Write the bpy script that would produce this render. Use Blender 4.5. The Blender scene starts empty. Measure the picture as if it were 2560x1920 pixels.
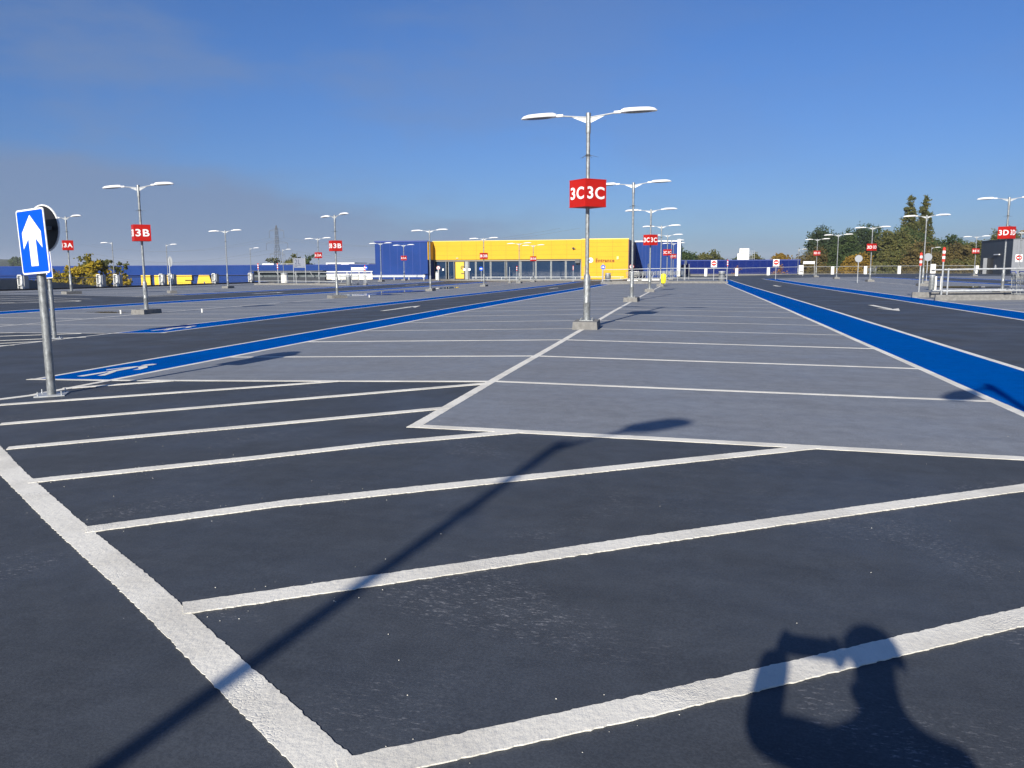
import bpy, bmesh, math, random
from mathutils import Vector, Matrix
R = math.radians
scene = bpy.context.scene
# ---------------------------------------------------------------- camera
cam_data = bpy.data.cameras.new('camera'); cam = bpy.data.objects.new('camera', cam_data)
scene.collection.objects.link(cam); scene.camera = cam
PITCH, ROLL, YAW = 0.1427, -0.0045, -0.2153
fw = Vector((math.sin(YAW)*math.cos(PITCH), math.cos(YAW)*math.cos(PITCH), -math.sin(PITCH)))
rt = Vector((math.cos(YAW), -math.sin(YAW), 0)); up = rt.cross(fw)
r2 = rt*math.cos(ROLL)+up*math.sin(ROLL); u2 = -rt*math.sin(ROLL)+up*math.cos(ROLL)
CAM = Vector((2.074, 0.0, 1.230))
cam.matrix_world = Matrix(((r2.x,u2.x,-fw.x,CAM.x),(r2.y,u2.y,-fw.y,CAM.y),(r2.z,u2.z,-fw.z,CAM.z),(0,0,0,1)))
cam_data.sensor_width = 36; cam_data.lens = 36*2027.9/2560; cam_data.clip_start = 0.02; cam_data.clip_end = 9000
# ---------------------------------------------------------------- sun and sky
SUN_AZ, SUN_EL = 187.5, 24.1       # compass azimuth from +Y, elevation
sd = Vector((math.sin(R(SUN_AZ))*math.cos(R(SUN_EL)), math.cos(R(SUN_AZ))*math.cos(R(SUN_EL)), math.sin(R(SUN_EL))))
sl = bpy.data.lights.new('sun','SUN'); sl.energy = 5.0; sl.angle = R(0.53); sl.color = (1.0,0.93,0.82)
so = bpy.data.objects.new('sun', sl); scene.collection.objects.link(so)
so.rotation_euler = sd.to_track_quat('Z','Y').to_euler(); so.location = (0,-40,60)
world = bpy.data.worlds.new("World"); scene.world = world; world.use_nodes = True
nt = world.node_tree; nt.nodes.clear(); N = nt.nodes.new; L = nt.links.new
out = N('ShaderNodeOutputWorld'); bg = N('ShaderNodeBackground'); sky = N('ShaderNodeTexSky')
sky.sky_type = 'NISHITA'; sky.sun_disc = False; sky.sun_elevation = R(SUN_EL); sky.sun_rotation = R(SUN_AZ)
sky.air_density = 1.0; sky.dust_density = 0.5; sky.ozone_density = 2.0; sky.altitude = 50
bg.inputs['Strength'].default_value = 0.05
# thin bands of mist and smoke low in the sky, mostly on the left
tc = N('ShaderNodeTexCoord'); mp = N('ShaderNodeMapping'); mp.inputs['Scale'].default_value = (1.6,1.6,5.0)
L(tc.outputs['Generated'], mp.inputs['Vector'])
no = N('ShaderNodeTexNoise'); no.inputs['Scale'].default_value = 2.1; no.inputs['Detail'].default_value = 6; no.inputs['Roughness'].default_value = 0.55
L(mp.outputs['Vector'], no.inputs['Vector'])
sx = N('ShaderNodeSeparateXYZ'); L(tc.outputs['Generated'], sx.inputs[0])
def mathn(op, a, b=None, c=None, tree=None):
    n = (tree or nt).nodes.new('ShaderNodeMath'); n.operation = op
    for i, v in enumerate((a,b,c)):
        if v is None: continue
        if isinstance(v,(int,float)): n.inputs[i].default_value = v
        else: (tree or nt).links.new(v, n.inputs[i])
    return n.outputs[0]
def maprange(v, a, b, c, d, tree=None):
    n = (tree or nt).nodes.new('ShaderNodeMapRange'); n.interpolation_type = 'SMOOTHSTEP'
    n.inputs[1].default_value = a; n.inputs[2].default_value = b; n.inputs[3].default_value = c; n.inputs[4].default_value = d
    (tree or nt).links.new(v, n.inputs[0]); return n.outputs[0]
zz = sx.outputs['Z']; xx = sx.outputs['X']
# top of the mist bank falls from left to right
top = mathn('MULTIPLY_ADD', xx, -0.21, -0.012)
top = mathn('ADD', top, mathn('MULTIPLY', mathn('SUBTRACT', no.outputs['Fac'], 0.5), 0.22))
rel = mathn('SUBTRACT', top, zz)
bank = maprange(rel, -0.03, 0.05, 0.0, 0.9)
wisp = mathn('MULTIPLY', maprange(no.outputs['Fac'], 0.42, 0.66, 0.0, 0.55), maprange(xx, -0.75, 0.25, 1.0, 0.15))
lowb = mathn('MULTIPLY', maprange(zz, 0.0, 0.055, 0.55, 0.0), maprange(no.outputs['Fac'], 0.40, 0.62, 0.2, 1.0))
fac = mathn('MINIMUM', mathn('MAXIMUM', mathn('MAXIMUM', bank, wisp), lowb), 0.82)
mx = N('ShaderNodeMix'); mx.data_type = 'RGBA'
tint = N('ShaderNodeMix'); tint.data_type = 'RGBA'; tint.blend_type = 'MULTIPLY'; tint.inputs[0].default_value = 1.0
L(sky.outputs[0], tint.inputs[6])
tg = N('ShaderNodeMix'); tg.data_type = 'RGBA'; tg.inputs[6].default_value = (0.48,0.71,1.25,1); tg.inputs[7].default_value = (0.50,0.83,1.42,1)
L(maprange(zz, 0.0, 0.30, 0.0, 1.0), tg.inputs[0]); L(tg.outputs[2], tint.inputs[7])
L(fac, mx.inputs[0]); L(tint.outputs[2], mx.inputs[6]); mx.inputs[7].default_value = (2.75,3.85,6.2,1)
L(mx.outputs[2], bg.inputs['Color']); L(bg.outputs[0], out.inputs['Surface'])
scene.view_settings.view_transform = 'Standard'; scene.view_settings.look = 'None'
scene.view_settings.gamma = 1; scene.view_settings.use_curve_mapping = False
scene.view_settings.exposure = 0.5
scene.render.engine = 'CYCLES'
COL = scene.collection
# ---------------------------------------------------------------- materials
MATS = {}
def mat(name, col, rough=0.6, metal=0.0, var=0.0, vscale=3.0, bump=0.0, bscale=60.0, vcol=None, spec=0.5, vstretch=None, objrand=0.0, detail=6):
    if name in MATS: return MATS[name]
    m = bpy.data.materials.new(name); m.use_nodes = True; t = m.node_tree; b = t.nodes['Principled BSDF']
    b.inputs['Base Color'].default_value = (*col,1); b.inputs['Roughness'].default_value = rough; b.inputs['Metallic'].default_value = metal
    b.inputs['Specular IOR Level'].default_value = spec
    co = t.nodes.new('ShaderNodeTexCoord'); vec = co.outputs['Object']
    if vstretch:
        k = t.nodes.new('ShaderNodeMapping'); k.inputs['Scale'].default_value = vstretch; t.links.new(vec,k.inputs['Vector']); vec = k.outputs['Vector']
    if var > 0 or objrand > 0:
        n = t.nodes.new('ShaderNodeTexNoise'); n.inputs['Scale'].default_value = vscale; n.inputs['Detail'].default_value = detail; n.inputs['Roughness'].default_value = 0.62
        t.links.new(vec, n.inputs['Vector'])
        mix = t.nodes.new('ShaderNodeMix'); mix.data_type = 'RGBA'
        c2 = vcol or tuple(min(1,c*(1-var)) for c in col)
        c1 = col if vcol else tuple(min(1,c*(1+var)) for c in col)
        mix.inputs[6].default_value = (*c1,1); mix.inputs[7].default_value = (*c2,1)
        t.links.new(maprange(n.outputs['Fac'],0.33,0.67,0,1,t), mix.inputs[0])
        last = mix.outputs[2]
        if objrand > 0:
            oi = t.nodes.new('ShaderNodeObjectInfo'); hs = t.nodes.new('ShaderNodeHueSaturation')
            t.links.new(mathn('MULTIPLY_ADD', oi.outputs['Random'], objrand, 1-objrand/2, tree=t), hs.inputs['Value']); t.links.new(last, hs.inputs['Color']); last = hs.outputs[0]
        t.links.new(last, b.inputs['Base Color'])
    if bump > 0:
        n = t.nodes.new('ShaderNodeTexNoise'); n.inputs['Scale'].default_value = bscale; n.inputs['Detail'].default_value = 4
        t.links.new(co.outputs['Object'], n.inputs['Vector'])
        bp = t.nodes.new('ShaderNodeBump'); bp.inputs['Strength'].default_value = bump; bp.inputs['Distance'].default_value = 0.01
        t.links.new(n.outputs['Fac'], bp.inputs['Height']); t.links.new(bp.outputs[0], b.inputs['Normal'])
    MATS[name] = m; return m
def deck_coating(name, base, alt, scuff, patch_amt, speck, spec=0.3):
    """sprayed waterproofing: broad blotches, brush streaks, pale scuffs, white paint specks"""
    m = bpy.data.materials.new(name); m.use_nodes = True; t = m.node_tree; b = t.nodes['Principled BSDF']; NN = t.nodes.new; LL = t.links.new
    co = NN('ShaderNodeTexCoord'); v = co.outputs['Object']
    n1 = NN('ShaderNodeTexNoise'); n1.inputs['Scale'].default_value = 0.8; n1.inputs['Detail'].default_value = 8; n1.inputs['Roughness'].default_value = 0.6; LL(v,n1.inputs['Vector'])
    k = NN('ShaderNodeMapping'); k.inputs['Scale'].default_value = (0.35,2.6,1); k.inputs['Rotation'].default_value = (0,0,0.12); LL(v,k.inputs['Vector'])
    n2 = NN('ShaderNodeTexNoise'); n2.inputs['Scale'].default_value = 1.2; n2.inputs['Detail'].default_value = 9; n2.inputs['Roughness'].default_value = 0.7; LL(k.outputs[0],n2.inputs['Vector'])
    mix = NN('ShaderNodeMix'); mix.data_type='RGBA'; mix.inputs[6].default_value=(*base,1); mix.inputs[7].default_value=(*alt,1)
    f = mathn('MULTIPLY_ADD', n2.outputs['Fac'], 0.5, mathn('MULTIPLY', n1.outputs['Fac'], 0.5, tree=t), tree=t)
    LL(maprange(f,0.36,0.64,0,1,t), mix.inputs[0])
    # scuffs: fine noise inside sparse patches
    n3 = NN('ShaderNodeTexNoise'); n3.inputs['Scale'].default_value = 1.1; n3.inputs['Detail'].default_value = 2; n3.inputs['Distortion'].default_value = 0.6; LL(v,n3.inputs['Vector'])
    k4 = NN('ShaderNodeMapping'); k4.inputs['Scale'].default_value = (14,38,10); k4.inputs['Rotation'].default_value = (0,0,0.6); LL(v,k4.inputs['Vector'])
    n4 = NN('ShaderNodeTexNoise'); n4.inputs['Scale'].default_value = 2.2; n4.inputs['Detail'].default_value = 6; n4.inputs['Roughness'].default_value = 0.75; LL(k4.outputs[0],n4.inputs['Vector'])
    sc = mathn('MULTIPLY', maprange(n3.outputs['Fac'],0.53,0.70,0,1,t), maprange(n4.outputs['Fac'],0.53,0.72,0,patch_amt,t), tree=t)
    m2 = NN('ShaderNodeMix'); m2.data_type='RGBA'; m2.inputs[7].default_value=(*scuff,1); LL(mix.outputs[2],m2.inputs[6]); LL(sc,m2.inputs[0])
    vo = NN('ShaderNodeTexVoronoi'); vo.inputs['Scale'].default_value = 6.5; LL(v,vo.inputs['Vector'])
    sepc = NN('ShaderNodeSeparateColor'); LL(vo.outputs['Color'], sepc.inputs[0])
    sp = mathn('MULTIPLY', mathn('LESS_THAN', vo.outputs['Distance'], mathn('MULTIPLY', sepc.outputs[1], 0.018, tree=t), tree=t), mathn('GREATER_THAN', sepc.outputs[0], speck, tree=t), tree=t)
    m3 = NN('ShaderNodeMix'); m3.data_type='RGBA'; m3.inputs[7].default_value=(0.75,0.75,0.72,1); LL(m2.outputs[2],m3.inputs[6]); LL(sp,m3.inputs[0])
    ng = NN('ShaderNodeTexNoise'); ng.inputs['Scale'].default_value = 120; ng.inputs['Detail'].default_value = 3; LL(v,ng.inputs['Vector'])
    n6 = NN('ShaderNodeTexNoise'); n6.inputs['Scale'].default_value = 7; n6.inputs['Detail'].default_value = 6; n6.inputs['Roughness'].default_value = 0.7; LL(v,n6.inputs['Vector'])
    hs = NN('ShaderNodeHueSaturation'); LL(m3.outputs[2], hs.inputs['Color'])
    LL(mathn('MULTIPLY', maprange(ng.outputs['Fac'],0.3,0.7,0.84,1.16,t), maprange(n6.outputs['Fac'],0.3,0.7,0.90,1.10,t), tree=t), hs.inputs['Value'])
    LL(hs.outputs[0], b.inputs['Base Color']); LL(maprange(n1.outputs['Fac'],0.3,0.7,0.52,0.74,t), b.inputs['Roughness'])
    nb = NN('ShaderNodeTexNoise'); nb.inputs['Scale'].default_value = 260; nb.inputs['Detail'].default_value = 3; LL(v,nb.inputs['Vector'])
    bp = NN('ShaderNodeBump'); bp.inputs['Strength'].default_value = 0.35; bp.inputs['Distance'].default_value = 0.002; LL(nb.outputs['Fac'],bp.inputs['Height'])
    bp2 = NN('ShaderNodeBump'); bp2.inputs['Strength'].default_value = 0.22; bp2.inputs['Distance'].default_value = 0.02; LL(n2.outputs['Fac'],bp2.inputs['Height']); LL(bp.outputs[0],bp2.inputs['Normal'])
    LL(bp2.outputs[0], b.inputs['Normal']); b.inputs['Specular IOR Level'].default_value = spec
    MATS[name] = m; return m
M_ASPH = deck_coating('dark_coating', (0.060,0.068,0.080), (0.047,0.054,0.065), (0.34,0.34,0.35), 0.95, 0.80)
M_BAY = deck_coating('grey_bay_coating', (0.213,0.228,0.250), (0.183,0.196,0.218), (0.24,0.24,0.25), 0.5, 0.93)
M_BLUE = deck_coating('blue_walkway_paint', (0.0,0.082,0.37), (0.0,0.072,0.33), (0.03,0.14,0.42), 0.2, 0.97, 0.0)
def paint_white():
    m = bpy.data.materials.new('white_line_paint'); m.use_nodes = True; t = m.node_tree; b = t.nodes['Principled BSDF']; NN=t.nodes.new; LL=t.links.new
    co = NN('ShaderNodeTexCoord'); v = co.outputs['Object']
    n = NN('ShaderNodeTexNoise'); n.inputs['Scale'].default_value=2.3; n.inputs['Detail'].default_value=8; LL(v,n.inputs['Vector'])
    mix = NN('ShaderNodeMix'); mix.data_type='RGBA'; mix.inputs[6].default_value=(0.80,0.775,0.69,1); mix.inputs[7].default_value=(0.66,0.635,0.56,1)
    LL(maprange(n.outputs['Fac'],0.4,0.68,0,1,t), mix.inputs[0])
    n5 = NN('ShaderNodeTexNoise'); n5.inputs['Scale'].default_value=38; n5.inputs['Detail'].default_value=3; LL(v,n5.inputs['Vector'])
    m2 = NN('ShaderNodeMix'); m2.data_type='RGBA'; m2.inputs[7].default_value=(0.42,0.41,0.38,1); LL(mix.outputs[2],m2.inputs[6]); LL(maprange(n5.outputs['Fac'],0.60,0.74,0,0.28,t),m2.inputs[0])
    LL(m2.outputs[2], b.inputs['Base Color']); b.inputs['Roughness'].default_value=0.75
    # dragged ridges and trowel marks
    k = NN('ShaderNodeMapping'); k.inputs['Scale'].default_value=(60,16,10); k.inputs['Rotation'].default_value=(0,0,0.62); LL(v,k.inputs['Vector'])
    n2 = NN('ShaderNodeTexNoise'); n2.inputs['Scale'].default_value=1.0; n2.inputs['Detail'].default_value=6; n2.inputs['Roughness'].default_value=0.7; LL(k.outputs[0],n2.inputs['Vector'])
    bp = NN('ShaderNodeBump'); bp.inputs['Strength'].default_value=0.7; bp.inputs['Distance'].default_value=0.007
    n7 = NN('ShaderNodeTexNoise'); n7.inputs['Scale'].default_value=1.7; n7.inputs['Detail'].default_value=2; LL(v,n7.inputs['Vector'])
    vv = NN('ShaderNodeTexVoronoi'); vv.feature='DISTANCE_TO_EDGE'; vv.inputs['Scale'].default_value=34
    dn = NN('ShaderNodeTexNoise'); dn.inputs['Scale'].default_value=25; LL(v,dn.inputs['Vector'])
    vm = NN('ShaderNodeVectorMath'); vm.operation='MULTIPLY_ADD'; LL(dn.outputs['Color'],vm.inputs[0]); vm.inputs[1].default_value=(.04,.04,.04); LL(v,vm.inputs[2]); LL(vm.outputs[0],vv.inputs['Vector']); vv.inputs['Scale'].default_value=58
    crk = mathn('MULTIPLY', maprange(vv.outputs['Distance'],0.0,0.16,0.0,1.0,t), maprange(n7.outputs['Fac'],0.52,0.68,0.0,0.24,t), tree=t)
    hh = mathn('ADD', mathn('ADD', n2.outputs['Fac'], mathn('MULTIPLY', n5.outputs['Fac'], 0.5, tree=t), tree=t), crk, tree=t)
    LL(hh,bp.inputs['Height']); LL(bp.outputs[0],b.inputs['Normal']); MATS['white_line_paint']=m; return m
M_LINE = paint_white()
def foliage(name, c1, c2):
    m = bpy.data.materials.new(name); m.use_nodes=True; t=m.node_tree; b=t.nodes['Principled BSDF']; NN=t.nodes.new; LL=t.links.new
    g = NN('ShaderNodeNewGeometry'); mix=NN('ShaderNodeMix'); mix.data_type='RGBA'
    co = NN('ShaderNodeTexCoord'); n=NN('ShaderNodeTexNoise'); n.inputs['Scale'].default_value=0.55; n.inputs['Detail'].default_value=3; LL(co.outputs['Object'],n.inputs['Vector'])
    f = mathn('MULTIPLY_ADD', g.outputs['Random Per Island'], 0.5, mathn('MULTIPLY', maprange(n.outputs['Fac'],0.38,0.62,0,1,t), 0.6, tree=t), tree=t)
    mix.inputs[6].default_value=(*c1,1); mix.inputs[7].default_value=(*c2,1); LL(f,mix.inputs[0]); LL(mix.outputs[2],b.inputs['Base Color'])
    b.inputs['Roughness'].default_value=0.65; b.inputs['Specular IOR Level'].default_value=0.25
    tr = NN('ShaderNodeBsdfTranslucent'); LL(mix.outputs[2],tr.inputs[0]); ms=NN('ShaderNodeMixShader'); ms.inputs[0].default_value=0.25
    o = t.nodes['Material Output']; LL(b.outputs[0],ms.inputs[1]); LL(tr.outputs[0],ms.inputs[2]); LL(ms.outputs[0],o.inputs['Surface'])
    MATS[name]=m; return m
GALV = mat('galvanised_steel',(0.25,0.265,0.27),0.45,0.45,0.30,26,0.15,90,vstretch=(1,1,0.5))
GALVL = mat('pale_galvanised_steel',(0.42,0.44,0.45),0.45,0.3,0.15,12)
CONC = mat('concrete',(0.18,0.177,0.168),0.9,0,0.18,9,0.4,45)
WHITE = mat('white_paint',(0.80,0.80,0.78),0.35,0,0.03,4)
WHITED = mat('weathered_white',(0.72,0.71,0.66),0.6,0,0.10,4)
RED = mat('red_sign_paint',(0.42,0.014,0.010),0.5,0,0.05,3,spec=0.15)
LETW = mat('white_lettering',(0.85,0.85,0.84),0.5)
BLACK = mat('black_plastic',(0.012,0.012,0.014),0.4)
LENS = mat('lamp_lens',(0.10,0.11,0.12),0.15)
SIGNB = mat('blue_sign_face',(0.001,0.075,0.62),0.5,spec=0.15)
DGREY = mat('dark_grey_metal',(0.06,0.065,0.07),0.5)
YEL = mat('yellow_cladding',(0.62,0.365,0.030),0.6,0,0.03,0.7,spec=0.08)
YELJ = mat('yellow_panel_joint',(0.30,0.19,0.01),0.7)
BLU = mat('blue_cladding',(0.012,0.042,0.185),0.65,0,0.06,0.5,spec=0.10)
BLUD = mat('deep_blue_cladding',(0.001,0.012,0.115),0.65,0,0.06,0.5,spec=0.08)
BLUJ = mat('blue_panel_seam',(0.010,0.036,0.22),0.6)
BROWN = mat('brown_lettering',(0.20,0.028,0.003),0.7)
# ---------------------------------------------------------------- deck level
PX=[-46,-31.6,-25,-20.2,-15.8,-10.95,-5.8,-4.77,0,4.96,11,15.9,30,60]
PZ=[-.08,-.08,-.2,-.25,-.26,-.225,-.12,-.107,0,-.07,-.06,0,.08,.1]
def interp(x,xs,ys):
    if x<=xs[0]: return ys[0]
    for i in range(1,len(xs)):
        if x<=xs[i]:
            t=(x-xs[i-1])/(xs[i]-xs[i-1]); return ys[i-1]+t*(ys[i]-ys[i-1])
    return ys[-1]
def gz(X,Y): return interp(X,PX,PZ)+interp(X,[0,15.9],[1,0])*interp(Y,[25,40,58,75,130],[0,-.05,-.14,-.18,-.2])
# ---------------------------------------------------------------- mesh helpers
class MB:
    def __init__(s): s.v=[]; s.f=[]; s.mi=[]; s.M=Matrix.Identity(4)
    def add(s, vs, fs, mi=0):
        o=len(s.v); s.v += [tuple(s.M@Vector(p)) for p in vs]; s.f += [tuple(i+o for i in f) for f in fs]; s.mi += [mi]*len(fs); return s
    def box(s, x0,x1,y0,y1,z0,z1, mi=0, taper=0):
        t=taper
        return s.add([(x0,y0,z0),(x1,y0,z0),(x1,y1,z0),(x0,y1,z0),(x0+t,y0+t,z1),(x1-t,y0+t,z1),(x1-t,y1-t,z1),(x0+t,y1-t,z1)],
              [(0,3,2,1),(4,5,6,7),(0,1,5,4),(1,2,6,5),(2,3,7,6),(3,0,4,7)],mi)
    def tube(s, p0, p1, r0, r1=None, n=12, mi=0, cap=True):
        r1 = r0 if r1 is None else r1; p0=Vector(p0); p1=Vector(p1); d=(p1-p0).normalized()
        a = d.orthogonal().normalized(); b = d.cross(a)
        vs=[]; 
        for p,r in ((p0,r0),(p1,r1)):
            for i in range(n): th=2*math.pi*i/n; vs.append(p+a*math.cos(th)*r+b*math.sin(th)*r)
        fs=[(i,(i+1)%n,n+(i+1)%n,n+i) for i in range(n)]
        if cap: fs += [tuple(range(n-1,-1,-1)), tuple(range(n,2*n))]
        return s.add(vs,fs,mi)
    def lathe(s, prof, n=16, mi=0, c=(0,0,0)):
        vs=[]; fs=[]
        for r,z in prof:
            for i in range(n): th=2*math.pi*i/n; vs.append((c[0]+math.cos(th)*r,c[1]+math.sin(th)*r,c[2]+z))
        for k in range(len(prof)-1):
            for i in range(n): fs.append((k*n+i,k*n+(i+1)%n,(k+1)*n+(i+1)%n,(k+1)*n+i))
        fs += [tuple(range(n-1,-1,-1)), tuple(range((len(prof)-1)*n,len(prof)*n))]
        return s.add(vs,fs,mi)
    def prism(s, poly, y0, y1, mi=0):          # polygon in xz, extruded along y
        n=len(poly); vs=[(x,y0,z) for x,z in poly]+[(x,y1,z) for x,z in poly]
        return s.add(vs,[tuple(range(n)),tuple(range(2*n-1,n-1,-1))]+[(i,n+i,n+(i+1)%n,(i+1)%n) for i in range(n)],mi)
    def mesh(s, name, mats, smooth=False):
        me=bpy.data.meshes.new(name); me.from_pydata(s.v,[],s.f)
        for m in (mats if isinstance(mats,(list,tuple)) else [mats]): me.materials.append(m)
        for i,p in enumerate(me.polygons): p.material_index=s.mi[i]
        me.validate(); bm=bmesh.new(); bm.from_mesh(me); bmesh.ops.recalc_face_normals(bm,faces=bm.faces); bm.to_mesh(me); bm.free()
        if smooth:
            for p in me.polygons: p.use_smooth=True
            try: me.set_sharp_from_angle(angle=R(40))
            except Exception: pass
        return me
def link(name, me, parent=None, loc=(0,0,0), rot=(0,0,0)):
    o=bpy.data.objects.new(name, me); COL.objects.link(o); o.parent=parent; o.location=loc; o.rotation_euler=rot; return o
def thing(name, label, cat, loc=(0,0,0), rotz=0, group=None):
    o=bpy.data.objects.new(name,None); COL.objects.link(o); o.location=loc; o.rotation_euler=(0,0,rotz); o.empty_display_size=0.2
    o['label']=label; o['category']=cat
    if group: o['group']=group
    return o
def tag(o,label,cat,group=None,kind=None):
    o['label']=label; o['category']=cat
    if group: o['group']=group
    if kind: o['kind']=kind
    return o
def struct(o,label=None): o['kind']='structure'; 
def structl(o,label,cat): o['kind']='structure'; o['label']=label; o['category']=cat; return o
def text_mesh(body, width, height, depth, m, bold=0.03):
    cu=bpy.data.curves.new('t','FONT'); cu.body=body; cu.align_x='CENTER'; cu.align_y='CENTER'; cu.offset=bold; cu.extrude=0.5; cu.resolution_u=4; cu.space_character=1.12
    o=bpy.data.objects.new('t',cu); COL.objects.link(o); dg=bpy.context.evaluated_depsgraph_get(); dg.update()
    me=bpy.data.meshes.new_from_object(o.evaluated_get(dg)); bpy.data.objects.remove(o); bpy.data.curves.remove(cu)
    xs=[v.co.x for v in me.vertices]; ys=[v.co.y for v in me.vertices]
    sx=width/(max(xs)-min(xs)); sy=height/(max(ys)-min(ys)); mx_=(max(xs)+min(xs))/2; my_=(max(ys)+min(ys))/2
    for v in me.vertices:      # into the xz plane, facing -y
        x,y,z=v.co; v.co=((x-mx_)*sx, -(z*depth), (y-my_)*sy)
    me.materials.clear(); me.materials.append(m); return me
def join_meshes(name, parts, m):
    bm=bmesh.new()
    for me,M in parts:
        t=me.copy(); t.transform(M); bm.from_mesh(t); bpy.data.meshes.remove(t)
    out_=bpy.data.meshes.new(name); bm.to_mesh(out_); bm.free(); out_.materials.append(m)
    for p in out_.polygons: p.material_index=0
    return out_
# ---------------------------------------------------------------- deck surface
def sheet(name, x0,x1,y0,y1, off, m, sx=1.0, sy=2.6, skirt=0):
    xs=sorted(set([x0,x1]+[x for x in PX if x0<x<x1]+[x0+(x1-x0)*i/max(1,math.ceil((x1-x0)/sx)) for i in range(math.ceil((x1-x0)/sx)+1)]))
    ys=sorted(set([q for q in (25,40,58,75) if y0<q<y1]+[y0+(y1-y0)*i/max(1,math.ceil((y1-y0)/sy)) for i in range(math.ceil((y1-y0)/sy)+1)]))
    v=[(x,y,gz(x,y)+off) for y in ys for x in xs]; nx=len(xs); f=[(j*nx+i,j*nx+i+1,(j+1)*nx+i+1,(j+1)*nx+i) for j in range(len(ys)-1) for i in range(nx-1)]
    b=MB(); b.add(v,f); return b.mesh(name,m)
deck=link('car_park_deck', sheet('car_park_deck',-43.2,60,-14,127,0,M_ASPH)); structl(deck,'dark grey coated top deck of the car park','deck')
b=MB(); b.box(-43.2,60,-14,127,-1.6,-0.62); b.box(-43.2,-42.9,-14,104,-1.6,-0.4); slab=link('deck_slab',b.mesh('deck_slab',CONC)); struct(slab)
bays=[]
def poly_sheets(name, rects, off, m):
    bm=bmesh.new()
    for r in rects:
        me=sheet('tmp',*r,off,m); bm.from_mesh(me); bpy.data.meshes.remove(me)
    me=bpy.data.meshes.new(name); bm.to_mesh(me); bm.free(); me.materials.append(m); o=link(name,me); return o
BAYR=[(0,4.96,5.95,95),(-4.77,0,8.5,95),(-20.4,-10.85,16.2,95),(-36.9,-26.9,38.0,95),(-42.7,-38.2,30,99),(11.15,20.9,-6,95),(27.1,36.8,16,98)]
o=poly_sheets('parking_bays',BAYR,0.002,M_BAY); structl(o,'pale grey painted parking bay areas','parking bays')
BLR=[(-5.85,-4.80,8.5,73.5),(4.99,6.15,-4,90),(-10.80,-9.60,16.2,92),(-21.7,-20.45,14,92),(-26.85,-25.9,41.5,92),(9.85,11.05,-2,94),(20.95,22.0,20,95),(26.0,27.05,20,95)]
o=poly_sheets('blue_walkways',BLR,0.0022,M_BLUE); structl(o,'bright blue painted pedestrian walkways along the bays','walkway')
# forecourt strip by the store
o=link('store_forecourt', sheet('store_forecourt',-38.3,-5.7,97.5,103.9,0.05,CONC)); struct(o)
b=MB(); b.box(-38.3,-5.7,97.38,97.5,-.6,-.25); struct(link('forecourt_kerb',b.mesh('forecourt_kerb',CONC)))
# ---------------------------------------------------------------- white lines
random.seed(7)
lines=MB()
def line(pts, w, off=0.008, rough=None, th=0.0):
    """a strip following pts, width w, split finely so it follows the deck and has an uneven edge"""
    off-=0.0052
    P=[Vector((p[0],p[1],0)) for p in pts]; samples=[]
    for a,b_ in zip(P,P[1:]):
        Ld=(b_-a).length; near=min(a.y,b_.y); st=0.013 if near<5 else 0.03 if near<9 else (0.12 if near<22 else 0.8)
        n=max(1,int(Ld/st)); 
        ks=[i/n for i in range(n)]
        if abs(b_.x-a.x)>.3: ks+=[(q-a.x)/(b_.x-a.x) for q in PX]
        if abs(b_.y-a.y)>.3: ks+=[(q-a.y)/(b_.y-a.y) for q in (25,40,58,75)]
        for k in sorted(set(k for k in ks if 0<=k<1)): samples.append(a.lerp(b_,k))
    samples.append(P[-1]); n=len(samples); vs=[]; j0=j1=0
    for i,p in enumerate(samples):
        d=(samples[min(i+1,n-1)]-samples[max(i-1,0)]).normalized(); nn=Vector((-d.y,d.x,0))
        amp = 0.0036 if p.y<5 else 0.003 if p.y<9 else 0.0015
        j0=0.3*j0+random.uniform(-1,1)*amp*random.random()*1.5; j1=0.3*j1+random.uniform(-1,1)*amp*random.random()*1.5
        wob=0.004*math.sin(p.x*1.3+p.y*0.9)
        for s_,j in ((1,j0),(-1,j1)):
            q=p+nn*(s_*(w/2+j)+wob); vs.append((q.x,q.y,gz(q.x,q.y)+off)) 
    nv=len(vs); e=[]
    lines.add(vs,[(2*i,2*i+2,2*i+3,2*i+1) for i in range(n-1)])
    if samples[0].y<14 or samples[-1].y<14:      # real thickness near by
        lo=[(x,y,z-off+0.001) for x,y,z in vs]; lines.add(vs+lo,[(2*i,2*i+2,nv+2*i+2,nv+2*i) for i in range(n-1)]+[(2*i+1,2*i+3,nv+2*i+3,nv+2*i+1) for i in range(n-1)]+[(0,1,nv+1,nv),(nv-2,nv-1,2*nv-1,2*nv-2)])
S=2.6
# thick hatch box in front
line([(1.36,1.63),(1.21,1.75),(.79,2.06),(.24,2.47),(-.91,3.32),(-2.09,4.22),(-3.4,5.27),(-4.98,6.60)],.132,off=.0085)
H=[[(1.25,1.73),(1.96,2.21),(3.3,3.15),(5.0,4.36),(7.2,5.95)],[(.29,2.50),(.9,2.94),(1.88,3.65),(4.01,5.13),(5.2,5.98)],[(-.74,3.245),(.44,4.12),(2.63,5.71),(2.97,5.96)],
 [(-1.80,4.04),(-.72,4.78),(.78,5.91),(.84,5.97)],[(-2.76,4.87),(-1.33,5.86),(0,6.80)],[(-3.67,5.74),(-1.96,6.97),(0,8.36)],[(-4.61,6.69),(-2.55,8.0),(-1.80,8.50)],[(-4.85,7.80),(-3.90,8.49)]]
for i,h in enumerate(H): line(h,.108,off=.0105)
line([(-5.0,6.86),(-4.80,7.3),(-4.78,8.5)],.10,off=.0095)
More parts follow.
